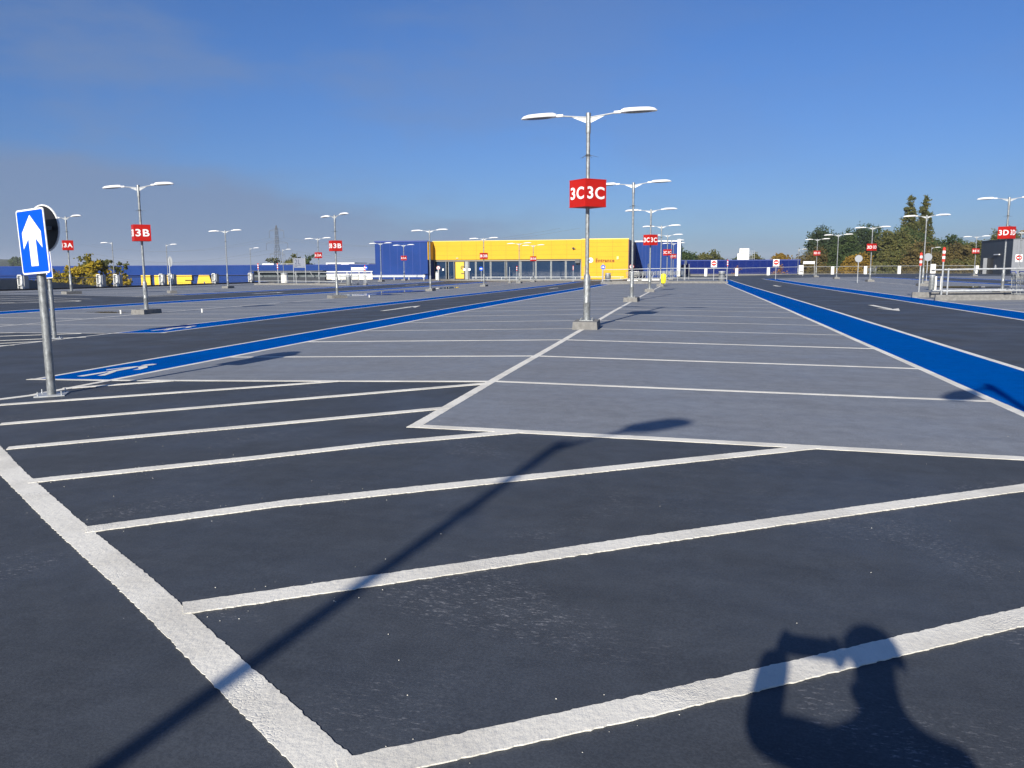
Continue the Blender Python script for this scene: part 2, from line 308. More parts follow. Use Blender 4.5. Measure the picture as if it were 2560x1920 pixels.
# 3C block
line([(-.06,5.95),(4.96,5.95)],.115,off=.0090)
line([(-.01,5.92),(0,26),(0,72)],.10,off=.0098)
line([(-5.95,8.50),(-4.78,8.50),(0,8.5)],.085,off=.0088); line([(0,8.52),(4.96,8.52)],.085,off=.0088)
for k in range(2,26): 
    y=5.92+S*k
    line([(-4.77,y),(-.15,y)],.085,off=.0088); line([(.15,y),(4.96,y)],.085,off=.0088)
    if k%5!=4 and k>3 or k<4: line([(-.16,y),(.16,y)],.085,off=.0088)
for k in range(28,35): line([(-4.77,5.92+S*k),(4.96,5.92+S*k)],.08,off=.0088)
line([(-4.78,8.5),(-4.78,30),(-4.83,73.3)],.09,off=.0082); line([(-5.87,8.46),(-5.87,30),(-5.87,73.3)],.085,off=.0082)
line([(4.97,5.9),(4.97,40),(5.0,90)],.10,off=.0082); line([(6.17,-4),(6.17,20),(6.2,90)],.10,off=.0082); line([(4.97,-4),(4.97,5.9)],.10,off=.0082)
# 3B block
line([(-10.82,16.2),(-10.82,50),(-10.82,92)],.09,off=.0082); line([(-9.57,16.15),(-9.57,92)],.09,off=.0082)
line([(-10.82,16.2),(-10.80,12.9),(-10.7,6)],.09,off=.0082)
line([(-21.5,16.2),(-9.40,16.16)],.09,off=.0088)
for k in range(1,30):
    y=16.2+S*k; line([(-20.4,y),(-16.0,y)],.085,off=.0088); line([(-15.6,y),(-10.85,y)],.085,off=.0088)
line([(-15.8,12),(-15.8,94)],.09,off=.0098)
line([(-20.42,13),(-20.42,92)],.09,off=.0082); line([(-21.72,14),(-21.72,92)],.09,off=.0082)
for i in range(7): line([(-10.80,14.05+i*.95-1.9),(-12.6-i*.2,12.2+i*.95-1.5)],.09,off=.0092) if i<1 else None
line([(-10.7,14.23),(-14.2,11.0)],.09,off=.0092); line([(-10.65,15.13),(-14.9,12.1)],.09,off=.0092); line([(-11.58,16.1),(-15.4,13.6)],.09,off=.0092); line([(-13.4,16.15),(-16.5,14.2)],.09,off=.0092); line([(-10.74,13.3),(-13.5,10.3)],.09,off=.0092)
# 3A block and the rounded hatched island before it
line([(-38.2,38.0),(-26.0,37.8)],.10,off=.0088)
line([(-26.88,38),(-26.88,92)],.09,off=.0082); line([(-25.87,38),(-25.87,92)],.09,off=.0082); line([(-26.9,38),(-25.87,41.5)],.09,off=.0082)
for k in range(1,22):
    y=38.0+S*k; line([(-36.9,y),(-26.9,y)],.08,off=.0088); line([(-42.6,y-1),(-38.2,y-1)],.08,off=.0088)
line([(-31.6,38),(-31.6,94)],.09,off=.0098); line([(-38.2,30),(-38.2,99)],.09,off=.0082)
isl=[(-38,33.6),(-30,33.1),(-26.3,32.9),(-25.5,32.6),(-25.3,32.1),(-25.6,31.3),(-26.5,29.2),(-28.5,25.5)]
line(isl,.16,off=.0092)
for y in (26.5,28.2,29.9,31.5): line([(-38,y+.4),(-26.9+(y-29)*.42,y)],.12,off=.0092)
line([(-36,35.6),(-26.4,34.4)],.13,off=.0092)
# 3D / 3E blocks
line([(11.1,-2),(11.1,94)],.09,off=.0082); line([(9.82,-2),(9.82,94)],.09,off=.0082)
for k in range(-3,38):
    y=5.92+S*k
    if 33.0<y<37.5: continue
    line([(11.15,y),(15.7,y)],.08,off=.0088); line([(16.1,y),(20.9,y)],.08,off=.0088)
line([(15.9,-3),(15.9,32.8)],.09,off=.0098); line([(15.9,37),(15.9,94)],.09,off=.0098)
line([(20.93,-2),(20.93,95)],.09,off=.0082); line([(22.03,20),(22.03,95)],.09,off=.0082); line([(25.97,20),(25.97,95)],.09,off=.0082); line([(27.07,20),(27.07,95)],.09,off=.0082)
for k in range(8,34): line([(27.1,5.92+S*k),(36.8,5.92+S*k)],.08,off=.0088)
# arrows on the aisles (long shaft, barbed head)
def flat(poly, off=.010):
    off-=0.0052
    n=len(poly); lines.add([(x,y,gz(x,y)+off) for x,y in poly],[tuple(range(n))])
def arrow(x,y,sgn,off=.010):
    y0=y; s=sgn
    flat([(x-.09,y0),(x+.09,y0),(x+.09,y0+s*2.6),(x-.09,y0+s*2.6)],off); flat([(x-.34,y0+s*2.3),(x,y0+s*3.9),(x,y0+s*2.9)],off); flat([(x+.34,y0+s*2.3),(x,y0+s*2.9),(x,y0+s*3.9)],off); flat([(x-.09,y0+s*2.6),(x+.09,y0+s*2.6),(x,y0+s*2.9)],off)
for x,y,s in ((-7.75,25.1,1),(8.0,29.2,-1),(-7.7,57,1),(8.0,62,-1),(-23.8,45,1),(-23.8,72,1),(23.9,60,1),(23.9,84,1)): arrow(x,y,s)
# give-way style dashes across the far lane
for i in range(9): line([(-4+i*3.3,93.5),(-2.4+i*3.3,93.5)],.18,off=.009)
# walking figure on the blue strip
def figure(ox,oy,s=1.0):
    def P(l): return [(ox+a*s,oy+c_*s) for a,c_ in l]
    for pl,off in ((( (-.11,.0),(-.005,-.02),(.02,.30),(-.01,.50),(-.06,.46)),.0100),(((.14,.06),(.22,.10),(.11,.42),(.03,.58),(-.03,.50),(.06,.34)),.0104),
        (((-.04,.46),(.06,.44),(.06,.80),(.02,1.06),(-.05,1.04),(-.06,.75)),.0108),(((-.21,.66),(-.15,.60),(-.10,.80),(-.03,.96),(-.04,1.06),(-.12,.93)),.0102),
        (((.20,.66),(.27,.72),(.22,.94),(.10,1.10),(.02,1.06),(.08,.92),(.18,.82)),.0106),(((-.03,1.13),(.05,1.12),(.11,1.22),(.09,1.33),(0,1.35),(-.05,1.25)),.0108)): flat(P(pl),off)
figure(-5.40,8.80,1.0); figure(-10.25,16.9,1.15)
ln=link('road_markings',lines.mesh('road_markings',M_LINE)); structl(ln,'white painted bay lines hatching arrows and walking figures','road markings')
# ---------------------------------------------------------------- street lamps
CACHE={}
def cm(key, fn):
    if key not in CACHE: CACHE[key]=fn()
    return CACHE[key]
def m_block():
    b=MB(); b.box(-.26,.26,-.47,.47,-.10,.150,taper=.022); return b.mesh('lamp_base',CONC)
def m_plate():
    b=MB(); b.box(-.14,.14,-.14,.14,.150,.168)
    for sx_ in(-1,1):
        for sy_ in(-1,1): b.tube((sx_*.11,sy_*.11,.168),(sx_*.11,sy_*.11,.205),.011,n=6)
    return b.mesh('foot_plate',GALV)
def m_low():
    b=MB(); b.lathe([(.070,.168),(.070,.50),(.0725,.505),(.0725,.52),(.070,.525),(.070,1.0),(.066,1.03),(.048,1.075),(.041,1.09)],20); b.box(-.028,.028,-.0725,-.069,.62,.86); return b.mesh('lower_pole',GALV,True)
def m_up():
    b=MB(); b.lathe([(.040,1.09),(.038,3.80),(.049,3.80),(.049,4.17),(.044,4.185)],16); b.tube((0,-.05,4.0),(0,-.056,4.0),.008,n=6); b.tube((0,-.05,3.92),(0,-.056,3.92),.008,n=6); return b.mesh('upper_pole',GALV,True)
def m_spk():
    b=MB(); b.lathe([(.044,3.36),(.044,3.40)],12)
    for i in range(6):
        a=i*math.pi/3+.3; r=(.22,.12)[i%2]; b.tube((math.cos(a)*.04,math.sin(a)*.04,3.385),(math.cos(a)*r,math.sin(a)*r,3.385-.035-.03*(i%2)),.005,.003,n=4)
    return b.mesh('cable_tie',DGREY)
def m_arm(k=0):
    b=MB(); b.tube((.04,0,4.10),(.53,0,4.143+.45*k),.015,n=8); b.prism([(.045,4.09),(.045,3.995),(.32,4.108+.25*k)],-.004,.004); return b.mesh('arm',GALVL)
def m_head(k=0):
    b=MB(); secs=[(.50,.034,.034,.0),(.63,.036,.036,.0),(.635,.055,.04,.0),(.70,.112,.056,.004),(.80,.138,.058,.005),(1.0,.142,.058,.004),(1.18,.132,.053,.001),(1.28,.098,.038,-.005),(1.335,.03,.012,-.014)]
    n=16; vs=[]; fs=[]
    for x,w,h,dz in secs:
        for i in range(n):
            th=2*math.pi*i/n; c_,s_=math.cos(th),math.sin(th)
            zz_=(h*1.35*abs(s_)**.8 if s_>0 else -h*.55*abs(s_)**.35) if x>.632 else h*s_
            vs.append((x, w*c_, 4.150+(x-.05)*k-(x-.5)*.03+zz_*.86+dz))
    for k in range(len(secs)-1):
        for i in range(n): fs.append((k*n+i,k*n+(i+1)%n,(k+1)*n+(i+1)%n,(k+1)*n+i))
    fs+=[tuple(range(n)),tuple(range((len(secs)-1)*n,len(secs)*n))]
    b.add(vs,fs); return b.mesh('lamp_head',WHITE,True)
def m_lens(k=0):
    b=MB(); n=16; vs=[]
    for i in range(n):
        th=2*math.pi*i/n; x=.98+.26*math.cos(th); vs.append((x,.085*math.sin(th),4.150+(x-.05)*k-(x-.5)*.03-.025))
    vs+= [(x,y,z-.006) for x,y,z in [(.98+.22*math.cos(2*math.pi*i/n),.07*math.sin(2*math.pi*i/n),4.150+(.93+.22*math.cos(2*math.pi*i/n))*k-(.48+.22*math.cos(2*math.pi*i/n))*.03-.025) for i in range(n)]]
    b.add(vs,[(i,(i+1)%n,n+(i+1)%n,n+i) for i in range(n)]+[tuple(range(n,2*n))]); return b.mesh('lens',LENS)
def m_cube():
    b=MB(); h=.259; b.box(-h,h,-h,h,2.385,2.905); 
    b.box(-h-.004,h+.004,-h-.004,h+.004,2.895,2.909); b.box(-h-.004,h+.004,-h-.004,h+.004,2.381,2.395); return b.mesh('sign_box',RED)
def m_letter(z):
    t=text_mesh(z,.425,.235,.004,LETW,0.022); h=.2625; parts=[]
    for k in range(4): parts.append((t,Matrix.Rotation(k*math.pi/2,4,'Z')@Matrix.Translation((0,-h,2.645))))
    return join_meshes('lettering',parts,LETW)
def lamp(x,y,label,zone=None,single=None,group='street lamps on the deck',block=True,rot=0,scale=1,z=None):
    t=thing('street_lamp',label,'street lamp',(x,y,gz(x,y) if z is None else z),rot,group); t.scale=(scale,scale,scale*1.012)
    if block: link('base_block',cm('blk',m_block),t)
    link('foot_plate',cm('plt',m_plate),t); link('lower_pole',cm('low',m_low),t); link('upper_pole',cm('up',m_up),t); link('cable_tie',cm('spk',m_spk),t)
    for i,a in enumerate((0,math.pi)):
        if single is not None and i!=single: continue
        kk=(.055,-.005)[i]; arm=link('arm',cm('arm%d'%i,lambda:m_arm(kk)),t,rot=(0,0,a)); hd=link('lamp_head',cm('head%d'%i,lambda:m_head(kk)),t,rot=(0,0,a)); link('lens',cm('lens%d'%i,lambda:m_lens(kk)),hd)
    if zone:
        s_=link('sign_box',cm('cube',m_cube),t,rot=(0,0,math.pi/4-rot)); link('lettering',cm('L'+zone,lambda:m_letter(zone)),s_)
    return t
LAMPS=[(0.03,16.5,'nearest twin headed lamp with large red cube reading 3C','3C'),(0,30.0,'second lamp along the 3C centre line, without a red cube',None),(0,43.3,'third lamp along the 3C line, small red 3C cube',"3C"),
 (0,59.0,'lamp with a yellow box hanging at its foot, before the railings',None),(0,74.7,'lamp just behind the railings with red 3C cube, fourth down the line','3C'),(0,90.5,'far plain lamp against the blue wall beyond the trolleys',None),(0,100.6,'farthest 3C lamp, its red cube against the white wall end','3C'),
 (-15.8,24.15,'lamp on the left with big red 3B cube','3B'),(-15.8,39.4,'lamp with red 3B cube left of the tall blue block','3B'),(-15.8,55.0,'plain lamp standing before the corner of blue block and yellow front','' or None),(-15.8,70.3,'lamp with 3B cube in front of the yellow band over the glass doors','3B'),
 (-15.8,85.6,'plain lamp seen before the middle of the glass front',None),(-15.8,93.6,'small far lamp with 3B cube before the glass front','3B'),
 (-31.6,39.2,'lamp with red 3A cube beside the yellow leaved tree','3A'),(-31.6,55.0,'plain twin lamp before the long low blue wall',None),(-31.6,70.4,'lamp with red 3A cube right of the pylon','3A'),(-31.6,86.0,'plain lamp at the left edge of the tall blue block',None),(-31.6,93.5,'far lamp with 3A cube against the tall blue block','3A'),
 (15.9,40.9,'large lamp near the right edge with red 3D cube','3D'),(15.9,54.0,'tall plain lamp in front of the poplar',None),(15.9,69.0,'lamp with 3D cube and a trolley behind it','3D'),(15.9,84.2,'plain lamp before the dark trees between two 3D cubes',None),(15.9,97.5,'far lamp with small 3D cube before the trees','3D'),
 (31.9,96.7,'lamp with red 3E cube beside the grey stair building','3E'),(31.9,84.5,'faint tall lamp at the right edge above the grey building',None)]
for x,y,l,z in LAMPS: lamp(x,y,l,z,rot=R(-36) if (x,y)==(-15.8,39.4) else R(-16) if (x,y)==(-31.6,39.2) else R(((x*7+y*3)%5)-2.5))
SP='single arm lamps on the left parapet'
for y,l,s in ((58.0,'single arm lamp on the parapet before the yellow tree, arm pointing left',1),(65.0,'single arm lamp on the parapet at the yellow letters',0),(79.2,'single arm lamp at the left end of the railed island',0),(86.3,'single arm lamp behind the trolley shelter, nearest the pylon',0)):
    lamp(-43.6,y,l,None,single=s,group=SP,block=False,scale=.80,z=.0)
lamp(16.9,122.0,'short single arm lamp at the fence by the end of the deep blue wall',None,single=0,group='single arm lamps on the far fence',block=False,scale=.85)
lamp(34.2,122.0,'short single arm lamp over a white cabinet at the far fence',None,single=0,group='single arm lamps on the far fence',block=False,scale=.85)
# two lamps behind the photographer whose shadows fall into view
lamp(-0.03,-3.72,'lamp standing behind the camera, casting the long shadow',None,single=0,group='lamps behind the camera',block=True,rot=R(49))
lamp(4.06,0.36,'lamp just outside the picture on the right, casting a shadow on the blue strip',None,single=1,group='lamps behind the camera',block=True,rot=R(58))
# ---------------------------------------------------------------- traffic signs
def disc(b,r,y0,y1,z,x=0,n=28,mi=0,sx_=1):
    b.prism([(x+math.cos(2*math.pi*i/n)*r*sx_, z+math.sin(2*math.pi*i/n)*r) for i in range(n)],y0,y1,mi)
def rrect(w,h,r,cz,cx=0):
    pts=[]
    for sx_,sz_,a0 in ((1,1,0),(-1,1,90),(-1,-1,180),(1,-1,270)):
        for k in range(5):
            a=R(a0+k*22.5); pts.append((cx+sx_*(w/2-r)+math.cos(a)*r, cz+sz_*(h/2-r)+math.sin(a)*r))
    return pts
def ahead_sign(x,y,rot,label,off=(-.12,-.05),disc_rot=None):
    t=thing('one_way_sign',label,'road sign',(x,y,gz(x,y)),0,'blue arrow sign posts')
    k_=.946
    b=MB(); b.tube((0,0,.012),(0,0,1.86 if disc_rot is not None else 2.0),.044,n=20); link('post',b.mesh('post',GALV,True),t)
    b=MB(); b.box(-.145,.145,-.145,.145,0,.014)
    for sx_ in(-1,1):
        for sy_ in(-1,1): b.tube((sx_*.112,sy_*.112,.014),(sx_*.112,sy_*.112,.055),.007,n=6)
    fp=link('foot_plate',b.mesh('foot_plate',GALVL),t,rot=(0,0,.55))
    b=MB(); b.prism(rrect(.460,.662,.03,0),-.004,.004); pl=link('sign_plate',b.mesh('sign_plate',WHITE),t,loc=(off[0],off[1],1.62 if disc_rot is not None else 1.60),rot=(0,-.052,rot))
    b=MB(); b.prism(rrect(.426,.628,.018,0),-.0065,-.004); link('blue_panel',b.mesh('blue_panel',SIGNB),pl)
    ar=[(0,.285),(.165,.10),(.165,-.075),(.062,.035),(.062,-.265),(-.062,-.265),(-.062,.035),(-.165,-.075),(-.165,.10)]
    b=MB(); b.prism([(px_*k_,pz_*k_) for px_,pz_ in ar],-.0085,-.0065); link('arrow',b.mesh('arrow',LETW),pl)
    if disc_rot is not None:
        b=MB(); disc(b,.235,-.002,.002,0); ds=link('round_plate',b.mesh('round_plate',BLACK),t,loc=(-.065,.155,1.765),rot=(0,0,disc_rot))
        b=MB(); n=32
        vs=[(math.cos(2*math.pi*i/n)*r_,yy,math.sin(2*math.pi*i/n)*r_) for r_,yy in ((.235,-.003),(.249,-.003),(.249,.010),(.235,.010)) for i in range(n)]
        b.add(vs,[(k*n+i,k*n+(i+1)%n,((k+1)%4)*n+(i+1)%n,((k+1)%4)*n+i) for k in range(4) for i in range(n)]); link('rim',b.mesh('rim',WHITE),ds)
        b=MB(); b.box(-.14,.14,-.03,-.004,-.02,.02); b.box(-.02,.02,-.09,-.03,-.02,.02); link('bracket',b.mesh('bracket',GALV),ds)
    return t
ahead_sign(-4.58,7.34,-.261,'nearest blue sign with a white arrow pointing up',off=(.010,-.085),disc_rot=R(-13))
ahead_sign(-11.15,14.8,-.25,'second blue arrow sign hidden behind the nearest one',off=(-.02,-.085))
def round_sign(x,y,h,r,label,kind,rot=0,post=.03,block=False,z=None):
    t=thing('round_sign',label,'road sign',(x,y,gz(x,y) if z is None else z),rot)
    b=MB(); b.tube((0,0.05,0),(0,0.05,h+r*.6),post,n=10); link('post',b.mesh('post',GALVL),t)
    if block: b=MB(); b.box(-.22,.22,-.22,.22,-.05,.16,taper=.02); link('base_block',b.mesh('base_block',CONC),t)
    cols={'blue':(SIGNB,LETW),'noturn':(RED,LETW),'back':(GALVL,GALVL),'entry':(RED,LETW),'white':(mat('sign_back_grey',(0.27,0.29,0.32),0.5),LETW)}[kind]
    b=MB(); disc(b,r,-.003,.003,h); link('sign_plate',b.mesh('sign_plate',cols[0]),t)
    if kind=='blue':
        b=MB(); b.prism([(-r*.7,h-.04),(-r*.7,h+.04),(r*.1,h+.04),(r*.1,h+r*.35),(r*.75,h),(r*.1,h-r*.35),(r*.1,h-.04)],-.006,-.003); link('arrow',b.mesh('arrow',LETW),t)
    if kind=='noturn':
        b=MB(); disc(b,r*.82,-.005,-.003,h); f=link('face',b.mesh('face',LETW),t)
        b=MB(); b.prism([(r*.25,h-r*.55),(r*.42,h-r*.55),(r*.42,h+r*.25),(-r*.2,h+r*.25),(-r*.2,h+r*.42),(-r*.55,h+r*.16),(-r*.2,h-r*.1),(-r*.2,h+r*.07),(r*.25,h+r*.07)],-.007,-.005); link('arrow',b.mesh('arrow',BLACK),t)
        b=MB(); b.prism([(-r*.62,h+r*.5),(-r*.5,h+r*.62),(r*.62,h-r*.5),(r*.5,h-r*.62)],-.009,-.007); link('slash',b.mesh('slash',RED),t)
    if kind=='entry':
        b=MB(); b.box(-r*1.15,r*1.15,.004,.010,h-r*1.5,h+r*1.2); link('back_board',b.mesh('back_board',LETW),t)
        b=MB(); b.box(-r*.68,r*.68,-.006,-.003,h-r*.17,h+r*.17); link('bar',b.mesh('bar',LETW),t)
    return t
round_sign(-28.3,43.5,1.88,.30,'grey back of a round sign beside the left 3B lamp','back',rot=R(150),block=True)
round_sign(-28.4,97.0,1.55,.24,'round no left turn sign on a grey post left of the doors','noturn',post=.09)
round_sign(-22.68,96.0,1.50,.24,'blue round arrow sign in front of the glass doors','blue')
round_sign(-30.95,80.0,1.55,.22,'blue round arrow sign right of the white board frame','blue')
round_sign(-6.9,86.0,1.55,.24,'blue round arrow sign under the word Entrance','blue',post=.05)
round_sign(-4.2,90.0,1.55,.25,'round no turn sign at the right corner of the yellow wall','noturn',post=.06)
round_sign(1.56,88.0,1.85,.28,'grey round sign seen edge on, right of the white wall end','white',rot=R(65))
round_sign(4.44,88.0,1.75,.26,'red no entry sign on white board behind the middle railing','entry')
round_sign(10.64,88.0,1.75,.26,'red no entry sign on white board on the right of the far lane','entry')
round_sign(14.34,65.5,1.80,.27,'round grey backed sign between two 3D lamps','white')
round_sign(18.2,62.0,1.80,.27,'round grey sign beside the red and white post','white',block=True)
round_sign(37.3,100.0,1.95,.30,'red no entry sign before the grey stair building','entry')
round_sign(-2.5,92.0,1.60,.24,'round sign edge on between two far 3C lamps','back',rot=R(70))
# ---------------------------------------------------------------- marker posts, bins, rails, islands
def m_marker():
    b=MB(); b.tube((0,0,-.02),(0,0,1.72),.028,n=10); return b.mesh('post',GALVL)
def m_sleeve():
    b=MB(); 
    for i in range(5): b.tube((0,0,1.30+i*.10),(0,0,1.40+i*.10),.048+.006*(i%2),n=12,mi=i%2)
    b.tube((0,0,1.80),(0,0,1.83),.048,.02,n=12,mi=0); return b.mesh('reflective_sleeve',[mat('red_reflective',(0.75,0.05,0.03),0.4),LETW])
def marker(x,y,label,z=0,block=False,s=1,plain=False):
    t=thing('marker_post',label,'post',(x,y,gz(x,y)+z),0,'marker posts at the islands'); t.scale=(1,1,s)
    link('post',cm('mk',m_marker),t)
    if not plain: link('reflective_sleeve',cm('sl',m_sleeve),t)
    if block: b=MB(); b.box(-.17,.17,-.17,.17,-.08,.16,taper=.01); link('base_block',b.mesh('base_block',CONC),t)
def bin_(x,y,label,h=.78,r=.19,m=None,z=0):
    t=thing('litter_bin',label,'litter bin',(x,y,gz(x,y)+z),0,'grey cylindrical litter bins'); m=m or GALV
    b=MB(); b.lathe([(r*.9,0),(r,.04),(r,h*.86)],18); link('body',b.mesh('body',m,True),t)
    b=MB(); b.lathe([(r*.8,h*.86),(r*.8,h*.92),(r*1.06,h*.92),(r*1.06,h),(r*.6,h*1.04)],18); link('lid',b.mesh('lid',GALVL,True),t)
def rail(x0,x1,y,label,zs=(.10,1.02),z=0,r=.027,posts=None,group='tubular railings on the islands'):
    t=thing('railing',label,'railing',((x0+x1)/2,y,0),0,group); 
    for h in zs:
        b=MB(); n=max(1,int((x1-x0)/2)); 
        for i in range(n):
            a=x0+(x1-x0)*i/n; c_=x0+(x1-x0)*(i+1)/n; b.tube((a-(x0+x1)/2,0,gz(a,y)+z+h),(c_-(x0+x1)/2,0,gz(c_,y)+z+h),r,n=8)
        link('rail',b.mesh('rail',GALVL),t)
    for px_ in (posts or (x0,x1)):
        b=MB(); b.tube((px_-(x0+x1)/2,0,gz(px_,y)+z-.02),(px_-(x0+x1)/2,0,gz(px_,y)+z+zs[-1]+.05),.03,n=10); link('post',b.mesh('post',GALVL),t)
def island(x0,x1,y0,y1,label):
    o=thing('kerb_island',label,'kerb',((x0+x1)/2,(y0+y1)/2,gz((x0+x1)/2,y0)),0,'kerbed islands at the bay ends')
    b=MB(); b.box(x0-(x0+x1)/2,x1-(x0+x1)/2,y0-(y0+y1)/2,y0-(y0+y1)/2+.15,-.1,.15,taper=.01); link('kerb',b.mesh('kerb',CONC),o)
    b=MB(); b.box(x0-(x0+x1)/2,x1-(x0+x1)/2,(y1-y0)/2-.15,(y1-y0)/2,-.1,.15,taper=.01); link('kerb',b.mesh('kerb',CONC),o)
island(-5.6,5.2,71.6,74.6,'long pale kerb at the end of the 3C bays')
rail(-5.5,5.1,72.0,'long two bar railing at the end of the 3C bays',zs=(.28,1.12),z=.15)
marker(5.15,72.3,'red and white topped post at the right end of the middle railing',.15,s=1.0); marker(-5.55,73,'plain post at the left end of the middle railing',.15,plain=True); 
bin_(4.75,73.4,'litter bin at the right end of the middle railing',h=1.0,r=.28); bin_(-5.2,74.0,'litter bin at the left end of the middle railing',h=.95,r=.27)
island(-36.6,-28.6,67.4,70.2,'pale kerb of the left trolley island')
rail(-36.2,-28.8,67.8,'two bar railing along the left trolley island',zs=(.22,1.02),z=.13,posts=(-36.2,-32.6,-28.8))
marker(-36.3,67.8,'red topped post at the left end of the left railing',.13); marker(-34.8,68.6,'red topped post behind the left railing',.13); marker(-28.8,68.0,'red topped post at the right end of the left railing',.13)
bin_(-28.3,69.5,'litter bin at the right end of the left trolley island',h=.85,r=.24); bin_(-38.6,77.0,'pale bin beside the parapet pillar at the left island',h=1.0,r=.35,m=WHITED)
island(11.0,21.5,33.0,36.4,'big pale kerb of the trolley island on the right')
rail(11.35,21.3,33.4,'near railing of the trolley island on the right',zs=(.20,1.0),z=.14,r=.03,posts=(11.5,))
rail(11.6,21.3,35.9,'rear railing of the trolley island on the right',zs=(.15,.98),z=.14,r=.03,posts=(12.0,))
marker(11.30,33.4,'red and white post on the corner of the right trolley island',.14); marker(11.33,36.6,'red and white post on its own concrete block, left of the right island',block=True)
bin_(14.3,46.0,'tall litter bin behind the right trolley island',h=.76,r=.145)
tt=thing('bollard','pair of pale flat posts beside the right litter bin','post',(14.6,46.0,gz(14.6,46)))
b=MB(); b.box(-.17,-.08,-.04,.04,0,.70); link('post',b.mesh('post',WHITED),tt); b=MB(); b.box(.10,.19,-.04,.04,0,.70); link('post',b.mesh('post',WHITED),tt)
bin_(-28.75,97.6,'white necked litter bin beside the no left turn sign',h=1.05,r=.20,m=WHITED)
for x,y,l,bl in ((-16.94,86,'short plain post with block before the glass front',True),(-17.1,90.5,'thin post with red marker at the middle of the glass front',False),(-10.9,92,'thin red topped post before the right end of the glass front',False),(-9.9,94,'plain post at the meeting of glass and yellow wall',False),(-27.1,70.5,'small dark footed post by the left island bin',True),(0.9,78,'tall post right of the yellow hanging box',False),(1.4,92,'thin collared post left of the white wall end',False),(1.9,93,'second thin collared post by the white wall end',False)):
    marker(x,y,l,block=bl,s=1.0,plain=('plain' in l or 'collar' in l or 'tall' in l))
# grey crash rail along the blue block
t=thing('crash_barrier','pale steel crash barrier along the foot of the blue block','barrier',(-37,97,0))
b=MB(); b.prism([(-7.2,.30),(6.9,.30),(6.9,.36),(-7.2,.36)],-.05,.03); b.prism([(-7.2,.10),(6.9,.10),(6.9,.28),(-7.2,.28)],-.09,-.02); b.tube((6.7,-.1,.2),(6.7,.1,.2),.2,n=12); link('beam',b.mesh('beam',GALVL),t)
for i in range(8): b=MB(); b.box(-7+i*1.95,-6.9+i*1.95,0,.08,-.32,.3); link('post',b.mesh('post',GALVL),t)
t=thing('crash_barrier','low pale rail along the foot of the glass front','barrier',(-17,102.2,0))
b=MB(); b.box(-8.5,11,-.03,.03,-.02,.05); link('beam',b.mesh('beam',GALVL),t)
for i in range(11): b=MB(); b.box(-8.4+i*1.9,-8.34+i*1.9,-.03,.03,-.42,-.02); link('post',b.mesh('post',GALVL),t)
# ---------------------------------------------------------------- shopping trolleys
def m_basket():
    b=MB(); r=.0045
    for i in range(8):
        z=.48+i*.065; k=i/7; x0=-.50-.05*k; x1=.30+.06*k; w=.22+.05*k
        for a,c_ in (((x0,-w,z),(x1,-w,z)),((x1,-w,z),(x1,w,z)),((x1,w,z),(x0,w,z)),((x0,w,z),(x0,-w,z))): b.tube(a,c_,r if i<7 else .011,n=4)
    for i in range(13):
        for s_ in(-1,1): b.tube((-.50+i*.0666,s_*.22,.48),(-.55+i*.076,s_*.27,.935),r,n=4)
    for i in range(7): b.tube((-.5,-.22+i*.073,.48),(.3,-.22+i*.073,.48),r,n=4); b.tube((-.50,-.22+i*.073,.48),(-.55,-.27+i*.09,.935),r,n=4); b.tube((.30,-.22+i*.073,.48),(.36,-.27+i*.09,.935),r,n=4)
    return b.mesh('basket',GALV)
def m_chassis():
    b=MB()
    for s_ in(-1,1): b.tube((.36,s_*.25,.93),(.30,s_*.25,.14),.013,n=6); b.tube((.30,s_*.25,.14),(-.5,s_*.17,.14),.013,n=6); b.tube((-.50,s_*.17,.14),(-.30,s_*.20,.48),.013,n=6)
    b.tube((-.5,-.17,.14),(-.5,.17,.14),.013,n=6); 
    for i in range(5): b.tube((-.45,-.14+i*.07,.17),(.25,-.14+i*.07,.17),.006,n=4)
    return b.mesh('chassis',GALV)
def m_wheel(): b=MB(); b.tube((0,-.015,.055),(0,.015,.055),.055,n=12); return b.mesh('wheel',BLACK)
def m_handle(c): b=MB(); b.tube((.40,-.26,1.0),(.40,.26,1.0),.018,n=8); b.tube((.36,-.25,.93),(.40,-.25,1.0),.012,n=6); b.tube((.36,.25,.93),(.40,.25,1.0),.012,n=6); return b.mesh('handle',c)
HB=mat('blue_plastic',(0.02,0.05,0.35),0.4)
def trolley(x,y,rot,label,group=None,z=0,parts=True,dz=0):
    t=thing('shopping_trolley',label,'trolley',(x,y,gz(x,y)+z),rot,group)
    link('basket',cm('bk',m_basket),t); link('chassis',cm('ch',m_chassis),t); link('handle',cm('hd',lambda:m_handle(HB)),t)
    for px_,py_ in ((-.45,-.16),(-.45,.16),(.28,-.24),(.28,.24)): link('wheel',cm('wh',m_wheel),t,loc=(px_,py_,0))
trolley(24.4,110.0,R(0),'lone shopping trolley by the far fence, behind a 3D lamp')
GT='nested trolleys behind the middle railing'
for i in range(9): trolley(-4.9+i*.36,98.5+(i%2)*.9,R(8),'nested shopping trolley in the row against the shaded blue wall',GT)
for i in range(8): trolley(-1.2+i*.30,97.5,R(0),'nested shopping trolley in the row left of the white wall end','row of trolleys near the wall end')
for i in range(3): trolley(14.6+i*.30,34.9,R(180),'shopping trolley with blue handle parked on the right trolley island','trolleys on the right island')
for i in range(2): trolley(-29.4+i*.9,71.4,R(20),'shopping trolley on the left island before the white wall','trolleys on the left island')
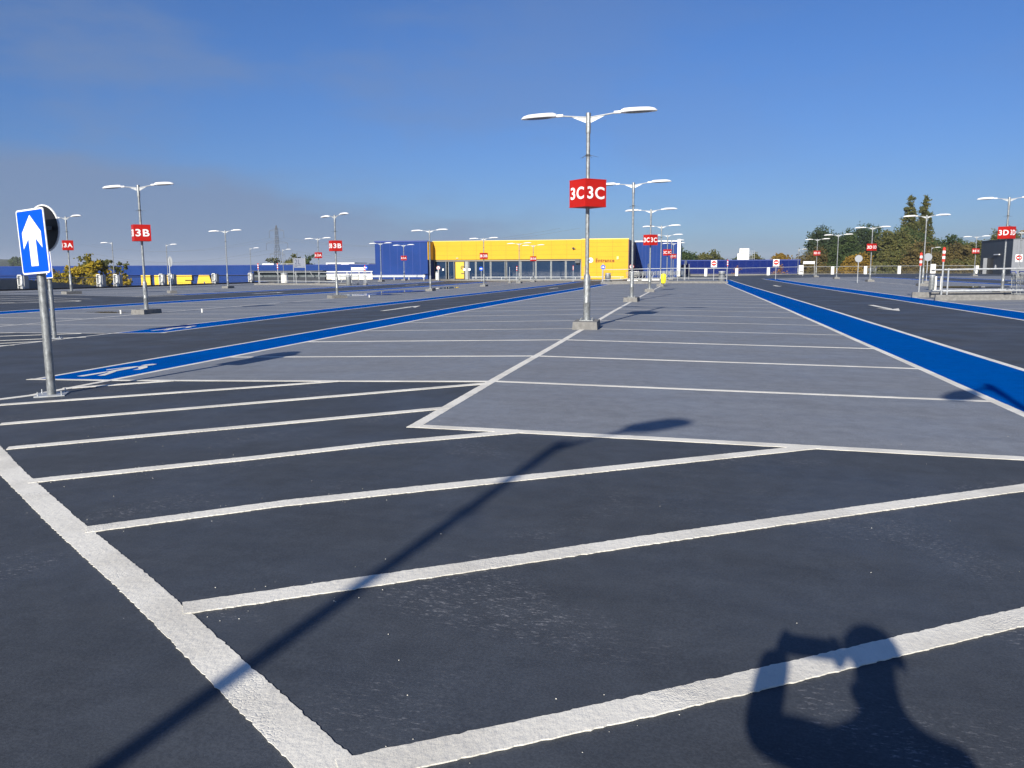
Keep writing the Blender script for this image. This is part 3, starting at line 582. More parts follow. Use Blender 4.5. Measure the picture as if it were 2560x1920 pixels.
# flatbed trolleys
def flatbed(x,y,rot,label,group):
    t=thing('flatbed_trolley',label,'trolley',(x,y,gz(x,y)),rot,group)
    b=MB(); b.box(-.7,.6,-.3,.3,.24,.29); b.box(-.7,.6,-.32,-.30,.20,.31); b.box(-.7,.6,.30,.32,.20,.31); link('platform',b.mesh('platform',WHITED),t)
    b=MB(); b.tube((.6,-.28,.28),(.72,-.28,.95),.015,n=6); b.tube((.6,.28,.28),(.72,.28,.95),.015,n=6); b.tube((.72,-.28,.95),(.72,.28,.95),.018,n=6); link('handle',b.mesh('handle',GALVL),t)
    for px_,py_ in ((-.6,-.24),(-.6,.24),(.5,-.24),(.5,.24)): o_=link('wheel',cm('wh',m_wheel),t,loc=(px_,py_,0)); o_.scale=(1.6,1.3,1.7)
for i in range(3): flatbed(-2.9+i*.95,76.2,R(0),'low white flatbed trolley behind the middle railing','flatbed trolleys behind the middle railing')
# stacked white crates/table by the wall
t=thing('trolley_stack','white pile of stacked flat trolleys beside the yellow corner','trolley',(-4.6,100.8,gz(-4,100)))
for i in range(5): b=MB(); b.box(-.55,.55,-.5,.5,.12+i*.2,.19+i*.2); b.box(-.52,-.44,-.45,-.35,.0+i*.2,.12+i*.2); b.box(.44,.52,-.45,-.35,0+i*.2,.12+i*.2); link('shelf',b.mesh('shelf',WHITED),t)
# yellow hanging grit box at lamp foot
t=thing('salt_bag','bright yellow sack tied to the foot of a lamp','bag',(.22,58.6,gz(.2,58.6)))
b=MB(); b.lathe([(.06,.18),(.17,.24),(.20,.5),(.21,.75),(.17,.86),(.06,.9)],12); o_=link('bag',b.mesh('bag',mat('bright_yellow_plastic',(0.85,0.75,0.02),0.45),True),t); o_.scale=(.9,.6,1)
b=MB(); b.tube((0,0,.0),(0,0,.2),.04,n=8); link('stand',b.mesh('stand',BLACK),t)
# ---------------------------------------------------------------- boards
t=thing('notice_board','grey notice board on two tall posts over the left railing','sign',(-33.35,70.0,gz(-33.3,70)+.12))
for s_ in (-.60,.60): b=MB(); b.tube((s_,0,0),(s_,0,2.35),.028,n=8); link('post',b.mesh('post',GALVL),t)
b=MB(); b.box(-.56,.56,.035,.05,1.42,2.30); pb=link('board',b.mesh('board',mat('grey_board',(0.17,0.19,0.24),0.5)),t)
NAVY=mat('navy_lettering',(0.02,0.035,0.08),0.6)
me=text_mesh('2L',.55,.45,.003,NAVY,0.0); link('lettering',me,pb,loc=(-.18,.030,1.96))
b=MB(); b.box(-.50,.16,.028,.033,1.60,1.63); b.box(-.50,-.22,.028,.033,1.52,1.55); disc(b,.03,.028,.033,1.53,x=.44); link('small_print',b.mesh('small_print',NAVY),pb)
def frame_sign(x,y,w,z0,z1,label):
    t=thing('frame_sign',label,'sign',(x,y,gz(x,y)))
    for s_ in(-1,1): b=MB(); b.tube((s_*w/2,0,0),(s_*w/2,0,z1+.05),.035,n=8); link('post',b.mesh('post',GALVL),t)
    b=MB(); b.box(-w/2+.03,w/2-.03,-.03,.03,z0,z1); link('panel',b.mesh('panel',WHITE),t)
frame_sign(-31.0,78,1.35,1.28,1.58,'white panel between two posts before the blue block'); frame_sign(16.5,108,1.35,1.5,1.82,'white panel between two posts in front of the trees')
# trolley shelter at left
t=thing('trolley_shelter','long open shelter with slanting struts and dark back below the blue wall','shelter',(-44.5,90,-.25))
b=MB(); b.box(-5.5,4.0,.9,1.0,.0,1.15); link('back_panel',b.mesh('back_panel',mat('smoked_panel',(0.11,0.13,0.14),0.3,0,0.2,1.5)),t)
b=MB(); b.box(-5.5,4.0,.55,.88,.0,.45); link('lower_panel',b.mesh('lower_panel',mat('dark_panel',(0.012,0.018,0.03),0.5)),t)
b=MB(); b.box(-5.6,4.1,-.1,1.1,1.15,1.22); link('roof',b.mesh('roof',DGREY),t)
for x in (-4.3,-1.9,.4,2.5): b=MB(); b.tube((x-.15,-.05,1.15),(x+.15,.3,.45),.045,n=8); link('strut',b.mesh('strut',GALVL),t)
# white walkway parapet right of it
t=thing('white_wall','low white panelled wall with a top rail before the blue block','wall',(-43.1,101.0,0))
b=MB(); b.box(-4.3,4.4,0,.1,-.30,.50); link('panel',b.mesh('panel',mat('cream_panel',(0.80,0.78,0.68),0.6)),t)
b=MB(); b.box(-4.4,4.45,-.05,.12,.72,.84); link('top_rail',b.mesh('top_rail',WHITED),t)
for i in range(6): b=MB(); b.box(-4.3+i*1.7,-4.22+i*1.7,0,.08,.5,.72); link('upright',b.mesh('upright',WHITED),t)
# ---------------------------------------------------------------- parapets
PILW=mat('pillar_white',(0.78,0.78,0.74),0.55,0,0.05,2); PIL_SHADE=mat('pillar_shaded',(0.30,0.31,0.32),0.7)  # grey tone puts the pillars' shaded side into the core colour
WIRE=mat('fence_wire',(0.20,0.21,0.22),0.5,0.5); KERBD=mat('dark_kerb',(0.018,0.018,0.022),0.8)
def pillar(x,y,h,label,group,rot=0,frame=True,w=.42,d=.36):
    t=thing('parapet_pillar',label,'pillar',(x,y,gz(x,y)-.05),rot,group)
    if frame:
        b=MB(); b.box(-w/2,w/2,-.02,d,0,h); link('core',b.mesh('core',PIL_SHADE),t)
        b=MB(); e=.035; b.box(-w/2-.02,-w/2+.02,-.16,-.022,0,h+.05); b.box(w/2-.1,w/2-.06,-.16,-.022,0,h+.05); b.box(-w/2-.02,w/2-.06,-.16,-.022,h,h+.05); b.box(-w/2-.02,w/2-.06,-.16,-.022,h*.36,h*.36+.03); link('frame',b.mesh('frame',PILW),t)
        b=MB(); b.box(-.02,w/2-.12,-.10,-.024,h*.42,h*.93); b.box(.02,w/2-.12,-.10,-.024,.08,h*.30); link('white_unit',b.mesh('white_unit',WHITE),t)
    else:
        b=MB(); b.box(-w/2,w/2,-.15,.15,0,h); link('core',b.mesh('core',PILW),t)
    return t
def mesh_fence(x0,y0,x1,y1,h,label,group,z=0,step=.10):
    t=thing('mesh_fence_panel',label,'fence',(x0,y0,0),math.atan2(y1-y0,x1-x0),group); Ln=math.hypot(x1-x0,y1-y0)
    za,zb=gz(x0,y0)+z,gz(x1,y1)+z
    b=MB(); b.tube((0,0,za+h),(Ln,0,zb+h),.028,n=6); link('top_rail',b.mesh('top_rail',GALVL if y0>100 else WIRE),t)
    b=MB(); b.tube((0,0,za+.12),(Ln,0,zb+.12),.014,n=4); b.tube((0,0,za+h*.32),(Ln,0,zb+h*.32),.008,n=4); link('lower_rail',b.mesh('lower_rail',WIRE),t)
    b=MB(); n=int(Ln/step)
    for i in range(n+1):
        k=i/n; zz_=za+(zb-za)*k; b.tube((k*Ln,0,zz_+.12),(k*Ln,0,zz_+h),.0035,n=3,cap=False)
    nh=int(h/step)
    for j in range(nh): b.tube((0,0,za+.15+j*step),(Ln,0,zb+.15+j*step),.0035,n=3,cap=False)
    link('wire_mesh',b.mesh('wire_mesh',WIRE),t)
GL='pillars of the left parapet'; GF='mesh panels of the left parapet'
PL=[(41.0,'pillar outside the left edge of the picture'),(47.4,'parapet pillar left of the nearest blue sign'),(55.0,'parapet pillar right of the yellow tree lamp'),(56.9,'second of the pillar pair below the yellow tree'),(62.6,'pillar between the yellow letters on the left'),(63.9,'pillar at the foot of the parapet lamp by the letters'),(70.6,'pillar covering the right edge of the last yellow letter'),(77.2,'pillar at the left end of the trolley shelter')]
for y,l in PL: pillar(-42.5,y,1.05,l,GL)
names=['far left','behind the nearest sign','short piece between the pillar pair','before the first yellow letters','short piece at the letter pillars','before the middle yellow letters','before the plain blue wall']
for i,(a,c_) in enumerate(zip(PL,PL[1:])): mesh_fence(-42.5,a[0]+.4,-42.5,c_[0]-.2,.82,'wire mesh parapet panel '+names[i],GF,z=.0,step=.12)
b=MB(); 
for i in range(30): y=36+i*2; b.box(-42.85,-42.15,y,y+2,gz(-42.5,y+1)-.2,gz(-42.5,y+1)+.10)
o_=link('parapet_kerb',b.mesh('parapet_kerb',KERBD)); tag(o_,'dark kerb along the foot of the left parapet','kerb')
GR='pillars of the far fence'; GFR='mesh panels of the far fence'
PR=[(0.9,'white fence pillar hidden by the white wall end'),(4.3,'white fence pillar left of the first no entry sign'),(8.75,'white fence pillar left of the autumn bush'),(13.25,'white fence pillar right of the autumn bush'),(17.74,'white fence pillar below the short fence lamp'),(22.15,'white fence pillar under a 3D cube'),(26.6,'white fence pillar left of the lone trolley'),(31.1,'white fence pillar right of the lone trolley'),(35.6,'white fence cabinet pillar below a short lamp'),(41.2,'white fence pillar beside the grey stair building')]
for x,l in PR: pillar(x,125.8,1.18,l,GR,frame=False,w=.40)
nm=['behind the white wall end','left of the autumn bush','across the autumn bush','across the second bush','left of the white panel frame','behind a 3D lamp','behind the lone trolley','right of the lone trolley','left of the stair building']
for i,(a,c_) in enumerate(zip(PR,PR[1:])): mesh_fence(a[0]+.2,126,c_[0]-.2,126,1.12,'wire mesh fence panel '+nm[i],GFR,step=.14)
b=MB(); b.box(0,42,126.2,126.5,-.4,.12); tag(link('fence_kerb',b.mesh('fence_kerb',CONC)),'pale kerb below the far wire fence','kerb')
for x,l in ((17.3,'white cabinet with a dark slot at the foot of the short fence lamp'),(34.4,'tall white cabinet below the second short fence lamp')):
    t=thing('cabinet',l,'cabinet',(x,121.6,gz(x,121.6)),0,'white cabinets at the far fence'); b=MB(); b.box(-.32,.32,-.15,.15,.1,1.35); link('body',b.mesh('body',WHITE),t); b=MB(); b.box(-.25,.25,-.156,-.15,.35,.50); link('slot',b.mesh('slot',BLACK),t); b=MB(); b.box(-.35,.35,-.2,.2,-.2,.1); link('plinth',b.mesh('plinth',DGREY),t)
# ---------------------------------------------------------------- the store
st=thing('store_building','blue and yellow store with a glass entrance front and low blue roof wall','building',(0,0,0))
def part(name,b,m,parent=None,smooth=False): return link(name,b.mesh(name,m,smooth),parent or st)
# yellow band and yellow wall
b=MB(); b.box(-31.2,-11.5,103.6,116,2.26,4.62); yb=part('upper_band',b,YEL)
b=MB(); b.box(-11.5,-5.6,103.6,116,-.3,4.66); yw=part('yellow_wall',b,YEL)
b=MB(); b.box(-31.2,-11.5,103.55,103.72,4.62,4.70); b.box(-11.5,-5.55,103.55,103.72,4.66,4.78); part('coping',b,mat('pale_yellow_coping',(0.85,0.62,0.12),0.5))
b=MB()
for x in (-31.2+1.98*i for i in range(1,10)): b.box(x-.014,x+.014,103.594,103.6,2.27,4.62)
for z in (2.83,3.42,4.03): b.box(-31.2,-11.5,103.595,103.6,z-.010,z+.010)
part('panel_joints',b,YELJ,yb)
b=MB()
for x in (-11.49,-9.53,-7.56): b.box(x-.014,x+.014,103.594,103.6,-.25,4.66)
for z in (.55,1.2,1.85,2.5,3.15,3.8,4.3): b.box(-11.5,-5.6,103.595,103.6,z-.010,z+.010)
part('panel_joints',b,YELJ,yw)
b=MB(); b.box(-31.15,-11.55,103.8,104.3,2.06,2.255); part('soffit_beam',b,mat('beige_soffit',(0.30,0.27,0.23),0.6))
b=MB(); b.box(-31.2,-5.6,103.9,116,-.6,-.32); part('entrance_floor',b,mat('shop_floor',(0.25,0.27,0.30),0.4))
b=MB(); b.box(-31.1,-11.6,112,112.1,-.3,2.2); part('back_wall',b,mat('inner_blue_wall',(0.05,0.10,0.20),0.7,0,0.3,.5))
glass=bpy.data.materials.new('shop_glass'); glass.use_nodes=True; t_=glass.node_tree; pb_=t_.nodes['Principled BSDF']; pb_.inputs['Base Color'].default_value=(0.015,0.045,0.11,1); pb_.inputs['Roughness'].default_value=0.04; pb_.inputs['Specular IOR Level'].default_value=1.0
tr_=t_.nodes.new('ShaderNodeBsdfTransparent'); tr_.inputs[0].default_value=(0.35,0.48,0.60,1); ms_=t_.nodes.new('ShaderNodeMixShader'); ms_.inputs[0].default_value=0.42
t_.links.new(pb_.outputs[0],ms_.inputs[1]); t_.links.new(tr_.outputs[0],ms_.inputs[2]); t_.links.new(ms_.outputs[0],t_.nodes['Material Output'].inputs['Surface'])
panes=[(-31.1,-29.5),(-29.2,-28.4),(-26.4,-25.5),(-25.4,-23.5),(-23.4,-21.5),(-21.3,-19.5),(-19.4,-17.5),(-17.4,-15.5),(-15.4,-13.6),(-13.5,-11.6)]
for a,c_ in panes:
    b=MB(); b.box(a+.05,c_-.05,104.0,104.03,-.25,2.05); w=part('window',b,glass)
    b=MB(); b.box(a-.02,a+.05,103.95,104.08,-.3,2.06); b.box(c_-.05,c_+.02,103.95,104.08,-.3,2.06); b.box(a+.05,c_-.05,103.95,104.08,-.3,-.24); part('frame',b,GALV,w)
DW=mat('dark_lobby',(0.006,0.010,0.022),0.4)
b=MB(); b.box(-31.15,-28.3,104.6,104.7,-.3,2.05); part('lobby_wall',b,DW)
b=MB(); b.box(-28.25,-26.45,104.02,104.1,-.3,2.05); dr=part('door',b,DW)
b=MB(); b.box(-28.22,-27.05,103.95,104.01,-.20,1.98); dy=part('yellow_door_panel',b,mat('yellow_door',(0.62,0.42,0.02),0.5),dr)
b=MB(); disc(b,.24,103.93,103.948,1.22,x=-27.25); disc(b,.17,103.92,103.929,1.22,x=-27.25,mi=1); b.box(-27.45,-27.05,103.94,103.949,.42,.52); b.prism([(-27.36,1.10),(-27.28,1.10),(-27.28,1.2),(-27.14,1.33),(-27.2,1.36),(-27.3,1.25),(-27.36,1.3)],103.910,103.919); part('door_emblem',b,[BLACK,mat('yellow_door',(0,0,0))],dy)
b=MB(); b.box(-26.9,-26.5,103.9,104.15,-.3,2.05); part('door_post',b,GALV)
for x,w_ in ((-29.9,.20),(-27.0,.30),(-26.3,.32)): b=MB(); b.box(x-w_/2,x+w_/2,103.88,103.90,.85,1.12); part('notice',b,LETW)
PALE=mat('pale_green_band',(0.55,0.62,0.50),0.6)
for a,c_ in ((-26.3,-24.0),(-23.6,-20.4),(-19.9,-17.8)): b=MB(); b.box(a,c_,105.0,105.1,1.65,2.02); part('inner_sign_band',b,PALE)
for x in (-19.9,-15.9): b=MB(); b.box(x-.16,x+.16,105.2,105.5,-.3,2.0); part('inner_column',b,PALE)
b=MB(); b.box(-12.3,-11.7,103.5,103.59,1.75,2.24); b.box(-14.6,-14.0,104.3,104.4,1.5,2.04); part('dark_screen',b,DGREY)
b=MB(); random.seed(3)
for i in range(9): x=-26+i*1.6; b.lathe([(.55,0),(.8,.2),(.6,.5),(.2,.62)],12,c=(x+random.uniform(-.3,.3),107+random.uniform(-.8,.8),-.3))
part('stock_bags',b,mat('pale_blue_bags',(0.35,0.50,0.68),0.6),smooth=True)
# cctv on the band
b=MB(); b.box(-12.66,-12.50,103.3,103.6,3.62,3.70); b.tube((-12.58,103.25,3.55),(-12.45,103.45,3.66),.08,n=10); b.box(-12.45,-12.28,103.4,103.6,3.50,3.60); part('security_camera',b,DGREY)
b=MB(); b.box(-7.02,-6.80,103.45,103.6,2.18,2.56); part('wall_light',b,mat('pale_yellow_box',(0.80,0.70,0.30),0.5))
b=MB(); b.box(-28.0,-27.7,103.5,103.6,2.42,2.50); part('emergency_light',b,GALVL)
o_=link('entrance_lettering',text_mesh('Entrance',2.36,.48,.03,BROWN,0.028),st,loc=(-8.50,103.575,2.06))
b=MB(); disc(b,.32,103.54,103.598,2.10,x=-10.32); es=part('entrance_arrow_disc',b,LETW)
b=MB(); b.box(-10.52,-10.10,103.530,103.539,2.075,2.125); b.prism([(-10.56,2.10),(-10.40,2.26),(-10.36,2.22),(-10.48,2.10),(-10.36,1.98),(-10.40,1.94)],103.528,103.539); part('arrow',b,BLACK,es)
# tall blue block
b=MB(); b.box(-38.4,-31.2,101.4,118,-.5,4.62); bb=part('blue_block',b,BLU)
b=MB(); b.box(-38.45,-31.15,101.33,101.6,4.55,4.72); part('coping',b,BLUJ,bb)
b=MB()
for i in range(1,7): x=-38.4+i*1.03; b.box(x-.02,x+.02,101.392,101.4,-.4,4.6)
part('panel_seams',b,BLUJ,bb)
b=MB(); b.box(-31.198,-31.10,101.45,103.59,2.26,4.60); part('yellow_return',b,YEL,bb)
# right blue wing
b=MB(); b.box(-5.6,.22,116,128,-.5,4.72); rb=part('blue_wing',b,BLU)
b=MB(); b.box(-5.6,.3,115.9,116.05,4.66,4.84); part('coping',b,WHITED,rb)
b=MB()
for i in range(1,12): x=-5.6+i*.5; b.box(x-.015,x+.015,115.993,116.0,-.3,4.66)
part('panel_seams',b,BLUJ,rb)
b=MB(); b.box(.22,.66,115.6,128,-.1,5.0); part('white_end_panel',b,WHITED)
b=MB(); b.box(-5.6,-5.50,103.62,116,-.3,4.6); part('side_wall',b,mat('dark_maroon_side',(0.10,0.05,0.05),0.6))
# low store part with letters
b=MB(); b.box(-120,-38.4,104,170,-9,1.62); part('low_block',b,BLU)
b=MB(); b.box(-120,-38.4,103.75,104,.40,1.72); part('fascia',b,BLU)
b=MB(); b.box(-120,-38.4,103.72,103.98,1.64,1.74); b.box(-120,-38.4,103.73,103.99,.36,.41); part('fascia_trim',b,BLUJ)
LY=mat('yellow_letters',(0.85,0.55,0.03),0.5)
def letter(pts,x0,w,h,ztop,name): 
    b=MB(); b.prism([(x0+px_*w, ztop-h+pz_*h) for px_,pz_ in pts],103.70,103.95); return b
lts=[([(0,0),(1,0),(1,1),(0,1)],-75.16,1.50),([(0,0),(.40,0),(.43,.28),(.62,0),(1.05,0),(.72,.52),(1.02,1),(.62,1),(.43,.72),(.40,1),(0,1)],-73.0,3.1),([(0,0),(1,0),(1,.40),(.62,.40),(.62,.46),(.93,.46),(.93,.64),(.55,.64),(.55,.70),(1,.70),(1,1),(0,1)],-69.4,2.42),([(-.12,0),(.30,0),(.36,.22),(.62,.22),(.68,0),(1.12,0),(.84,1),(.14,1)],-66.2,2.35)]
ll=[]
for pts,x0,w in lts:
    b=MB(); b.prism([(x0+px_*w, .36-2.3+pz_*2.3) for px_,pz_ in pts],103.62,103.70); part('big_letter',b,LY)
b=MB(); b.box(-65.1,-64.95,103.605,103.618,-.95,-.55); part('letter_counter',b,BLUJ)
# roof things
def roofbox(x0,x1,y0,y1,z0,z1,m,label,cat,name):
    t=thing(name,label,cat,((x0+x1)/2,y0,z0)); b=MB(); b.box(-(x1-x0)/2,(x1-x0)/2,0,y1-y0,0,z1-z0); link('body',b.mesh('body',m),t); return t
t=roofbox(-65.1,-63.1,120,122,1.62,2.02,WHITE,'white rooflight box on the blue roof left of the trolley shelter','roof light','roof_light'); b=MB(); b.box(1.1,6.0,.5,.6,.30,.38); b.box(3,3.08,.5,.6,0,.3); b.box(5.9,6.0,.5,.6,0,.3); link('rail',b.mesh('rail',GALVL),t); b=MB(); b.box(-.95,.95,-.02,0,.05,.35); link('front_panel',b.mesh('front_panel',WHITED),t)
t=thing('rooftop_building','low grey rooftop building with white corner posts beyond the blue wall','building',(-59,140,1.62))
b=MB(); b.box(-4.3,3.9,0,6,-.3,.42); link('wall',b.mesh('wall',mat('grey_rooftop',(0.16,0.18,0.22),0.6)),t); b=MB(); b.box(-4.4,1.2,-.1,6,.42,.62); b.box(-4.4,-4.1,-.1,0,-.3,.42); link('roof',b.mesh('roof',WHITED),t); b=MB(); b.box(-1.4,.2,-.2,-.1,-.3,.45); link('white_panel',b.mesh('white_panel',WHITE),t)
# deep blue warehouse
wh=thing('warehouse','long low deep blue building beyond the far fence','building',(9.6,135,0))
b=MB(); b.box(-9.1,9.2,0,30,-9,2.15); link('wall',b.mesh('wall',BLUD),wh); b=MB(); b.box(-9.15,9.25,-.08,.1,2.12,2.28); link('parapet',b.mesh('parapet',BLUJ),wh)
b=MB(); 
for i in range(17): b.box(-8.6+i*1.07,-8.57+i*1.07,-.006,0,-2,2.1)
link('panel_seams',b.mesh('panel_seams',mat('deep_blue_seam',(0.002,0.016,0.13),0.6)),wh)
t=thing('plant_unit','white louvred plant unit with access frame on the deep blue roof','plant unit',(10.6,140,2.15))
b=MB(); b.box(-.75,.78,0,1.6,0,2.0); link('body',b.mesh('body',WHITED),t)
b=MB(); 
for i in range(5): b.box(-.62,.66,-.01,0,.62+i*.26,.68+i*.26)
link('louvres',b.mesh('louvres',DGREY),t)
b=MB(); b.box(-1.05,-.78,.2,1.4,0,1.2); link('side_unit',b.mesh('side_unit',WHITED),t)
b=MB()
for x in (.95,1.3,1.65):
    b.tube((x,.2,.1),(x,.2,1.6),.03,n=6)
for z in (.4,.8,1.2,1.6): b.tube((.85,.2,z),(1.7,.2,z),.025,n=6)
link('access_frame',b.mesh('access_frame',GALVL),t)
# stair building
sb=thing('stair_building','dark grey box building with an open doorway at the right','building',(41.3,113.6,0))
SG=mat('grey_cladding',(0.185,0.20,0.225),0.5,0,0.05,1); SG_SHADE=mat('shaded_grey_cladding',(0.055,0.072,0.095),0.5,0,0.06,.6)  # darker copy of the cladding; shade of the left side is in its colour
b=MB(); b.box(.02,14,0,11.4,-.3,4.45); link('wall',b.mesh('wall',SG),sb); b=MB(); b.box(0,.019,.03,11.38,-.3,4.42); link('side_wall',b.mesh('side_wall',SG_SHADE),sb)
b=MB(); b.box(-.06,14.06,-.06,11.46,4.45,4.56); link('roof_edge',b.mesh('roof_edge',DGREY),sb)
b=MB(); 
for i in range(28): b.box(.5+i*.48,.53+i*.48,-.012,-.001,-.2,4.4)
link('cladding_ribs',b.mesh('cladding_ribs',mat('grey_rib',(0.15,0.165,0.19),0.5)),sb)
b=MB(); b.box(-.02,-.001,6.3,8.6,-.1,2.2); dd=link('doorway',b.mesh('doorway',BLACK),sb)  # flat black panel painted in for the darkness inside the open door
b=MB(); b.box(-.5,-.03,8.62,8.70,-.1,2.2); link('door_leaf',b.mesh('door_leaf',SG),dd)
b=MB(); b.box(-.14,-.001,4.2,6.1,2.55,2.68); link('wall_light',b.mesh('wall_light',LETW),sb)
b=MB(); b.M=Matrix.Rotation(math.pi/2,4,'Z'); disc(b,.28,0.001,.03,1.0,x=5.5); link('round_notice',b.mesh('round_notice',LETW),sb)
# ramp wall beyond left parapet
b=MB(); b.prism([(-10,.55),(5,.50),(15,-.35),(22,-.9),(22,-9),(-10,-9)],0,.35); o_=link('ramp_wall',b.mesh('ramp_wall',mat('ramp_concrete',(0.20,0.20,0.195),0.85,0,0.12,1.2)),loc=(-50,50,0),rot=(0,0,math.pi/2)); tag(o_,'grey concrete ramp wall sloping down outside the left parapet','wall')
# ---------------------------------------------------------------- ground, hills
def land():
    b=MB(); xs=[-3000,-1500,-800,-400,-200,-100,-43.5,60.5,100,200,400,800,1500,3000]; ys=[-600,-200,-15,128,200,400,800,1500,3500]
    v=[(x,y,-9.3) for y in ys for x in xs]; nx=len(xs); f=[(j*nx+i,j*nx+i+1,(j+1)*nx+i+1,(j+1)*nx+i) for j in range(len(ys)-1) for i in range(nx-1)]; b.add(v,f); return b.mesh('ground',mat('rough_ground',(0.09,0.10,0.055),0.95,0,0.35,.02))
struct(link('ground',land()))
def hill(cx,cy,rx,ry,h,seed,m,name='hills'):
    random.seed(seed); b=MB(); nx,ny=60,10; vs=[]; ph=[random.uniform(0,6) for _ in range(6)]
    for j in range(ny):
        for i in range(nx):
            u=i/(nx-1)*2-1; v=j/(ny-1)*2-1; e=max(0,(1-u*u))**.6*max(0,1-v*v)
            k=1+.22*math.sin(u*7+ph[0])+.12*math.sin(u*17+ph[1])+.06*math.sin(u*41+ph[2]+v*5)
            vs.append((cx+u*rx,cy+v*ry,-9.4+e*h*k))
    b.add(vs,[(j*nx+i,j*nx+i+1,(j+1)*nx+i+1,(j+1)*nx+i) for j in range(ny-1) for i in range(nx-1)]); return b.mesh(name,m,True)
HM=mat('wooded_hill',(0.045,0.06,0.04),0.95,0,0.4,.06)
struct(link('hills',hill(-900,900,190,120,19,1,HM)))
struct(link('hills',hill(300,1700,1100,200,12,2,HM)))
# ---------------------------------------------------------------- trees
def crown_mesh(name, lobes, n, leaf, m, seed, droop=0.0, flat_=0.0):
    """many small leaf cards spread over and through clustered lobes"""
    random.seed(seed); vs=[]; fs=[]; tot=sum(l[3]*l[4]*l[5] for l in lobes)**1.0
    for (lx,ly,lz,rx,ry,rz) in lobes:
        cnt=max(20,int(n*(rx*ry*rz)/tot)); cl=max(8,cnt//30)
        for c_ in range(cl):
            d=Vector((random.gauss(0,1),random.gauss(0,1),random.gauss(0,1))).normalized(); rr=random.uniform(.55,1.0)**.6*random.uniform(.86,1.06)
            cx_,cy_,cz_=lx+d.x*rx*rr,ly+d.y*ry*rr,lz+d.z*rz*rr
            cr=random.uniform(.16,.34)*(rx+rz)*.62
            for k in range(30):
                q=Vector((random.gauss(0,1),random.gauss(0,1),random.gauss(0,.75)))*cr*.55
                p=Vector((cx_,cy_,cz_-droop*abs(random.gauss(0,1))))+q
                a=Vector((random.gauss(0,1),random.gauss(0,1),random.gauss(0,1))).normalized(); a2=a.orthogonal().normalized()
                s_=leaf*random.uniform(.6,1.35); i0=len(vs)
                vs+= [p-a*s_*.5, p+a2*s_*.34, p+a*s_*.5, p-a2*s_*.34]; fs.append((i0,i0+1,i0+2,i0+3))
    me=bpy.data.meshes.new(name); me.from_pydata([tuple(v) for v in vs],[],fs); me.materials.append(m); return me
BARK=mat('bark',(0.09,0.07,0.05),0.9,0,0.3,6)
def tree(x,y,h,w,label,m,seed,kind='round',n=5200,leaf=.42,zb=-9.3,group='trees beyond the car park',cat='tree'):
    t=thing('tree' if cat=='tree' else cat,label,cat,(x,y,zb),0,group); random.seed(seed*13+5); lobes=[]
    if kind=='poplar':
        for i in range(24): k=i/23; lobes.append((random.uniform(-.10,.10)*w,random.uniform(-.1,.1)*w,h*(.36+.60*k),w*(.74-.50*k*k),w*(.74-.50*k*k),h*.062))
    elif kind=='weeping':
        for i in range(11): a=random.uniform(0,6.28); r_=random.uniform(.2,.62)*w; lobes.append((math.cos(a)*r_,math.sin(a)*r_,h*random.uniform(.45,.82),w*.34,w*.34,h*.20))
    elif kind=='bush':
        for i in range(8): a=random.uniform(0,6.28); r_=random.uniform(.1,.55)*w; lobes.append((math.cos(a)*r_,math.sin(a)*r_*.5,h*random.uniform(.3,.72),w*.34,w*.28,h*.26))
    else:
        for i in range(15): 
            a=random.uniform(0,6.28); k=random.uniform(0,1); r_=random.uniform(.25,.68)*w*(1-.45*k); lobes.append((math.cos(a)*r_,math.sin(a)*r_,h*(.44+.44*k),w*random.uniform(.26,.40),w*random.uniform(.26,.40),h*random.uniform(.10,.16)))
        lobes.append((0,0,h*.66,w*.5,w*.5,h*.24))
    zt=max(l[2]+l[5] for l in lobes)*1.0; kz=h/zt
    sp=(1,1) if kind=='poplar' else (1.2,1.28); lobes=[(a*sp[0],b_,c_*kz,d*sp[1],e*sp[1],f_*kz) for a,b_,c_,d,e,f_ in lobes]
    link('crown',crown_mesh('crown',lobes,n,leaf,m,seed,droop=(.5 if kind=='weeping' else 0)),t)
    b=MB(); b.tube((0,0,0),(random.uniform(-.2,.2),0,h*.5),.045*w+.08,.02*w+.05,n=8); b.tube((0,0,h*.5),(random.uniform(-.4,.4),.1,h*.86),.02*w+.05,.03,n=6)
    for i in range(7):
        a=i*.9+random.uniform(0,.4); z0=h*random.uniform(.3,.6); b.tube((0,0,z0),(math.cos(a)*w*.55,math.sin(a)*w*.55,z0+h*.22),.014*w+.03,.02,n=5)
    link('trunk',b.mesh('trunk',BARK),t)
FG=foliage('dark_green_leaves',(0.026,0.052,0.020),(0.075,0.105,0.032)); FO=foliage('olive_leaves',(0.060,0.078,0.024),(0.155,0.145,0.045))
FB=foliage('brown_leaves',(0.075,0.066,0.025),(0.165,0.125,0.042)); FY=foliage('golden_leaves',(0.16,0.10,0.015),(0.30,0.19,0.025)); FT=foliage('bottle_green_leaves',(0.024,0.046,0.024),(0.065,0.090,0.040))
FR=foliage('rust_leaves',(0.17,0.07,0.025),(0.30,0.15,0.05)); FL=foliage('yellow_green_leaves',(0.085,0.095,0.012),(0.50,0.36,0.03))
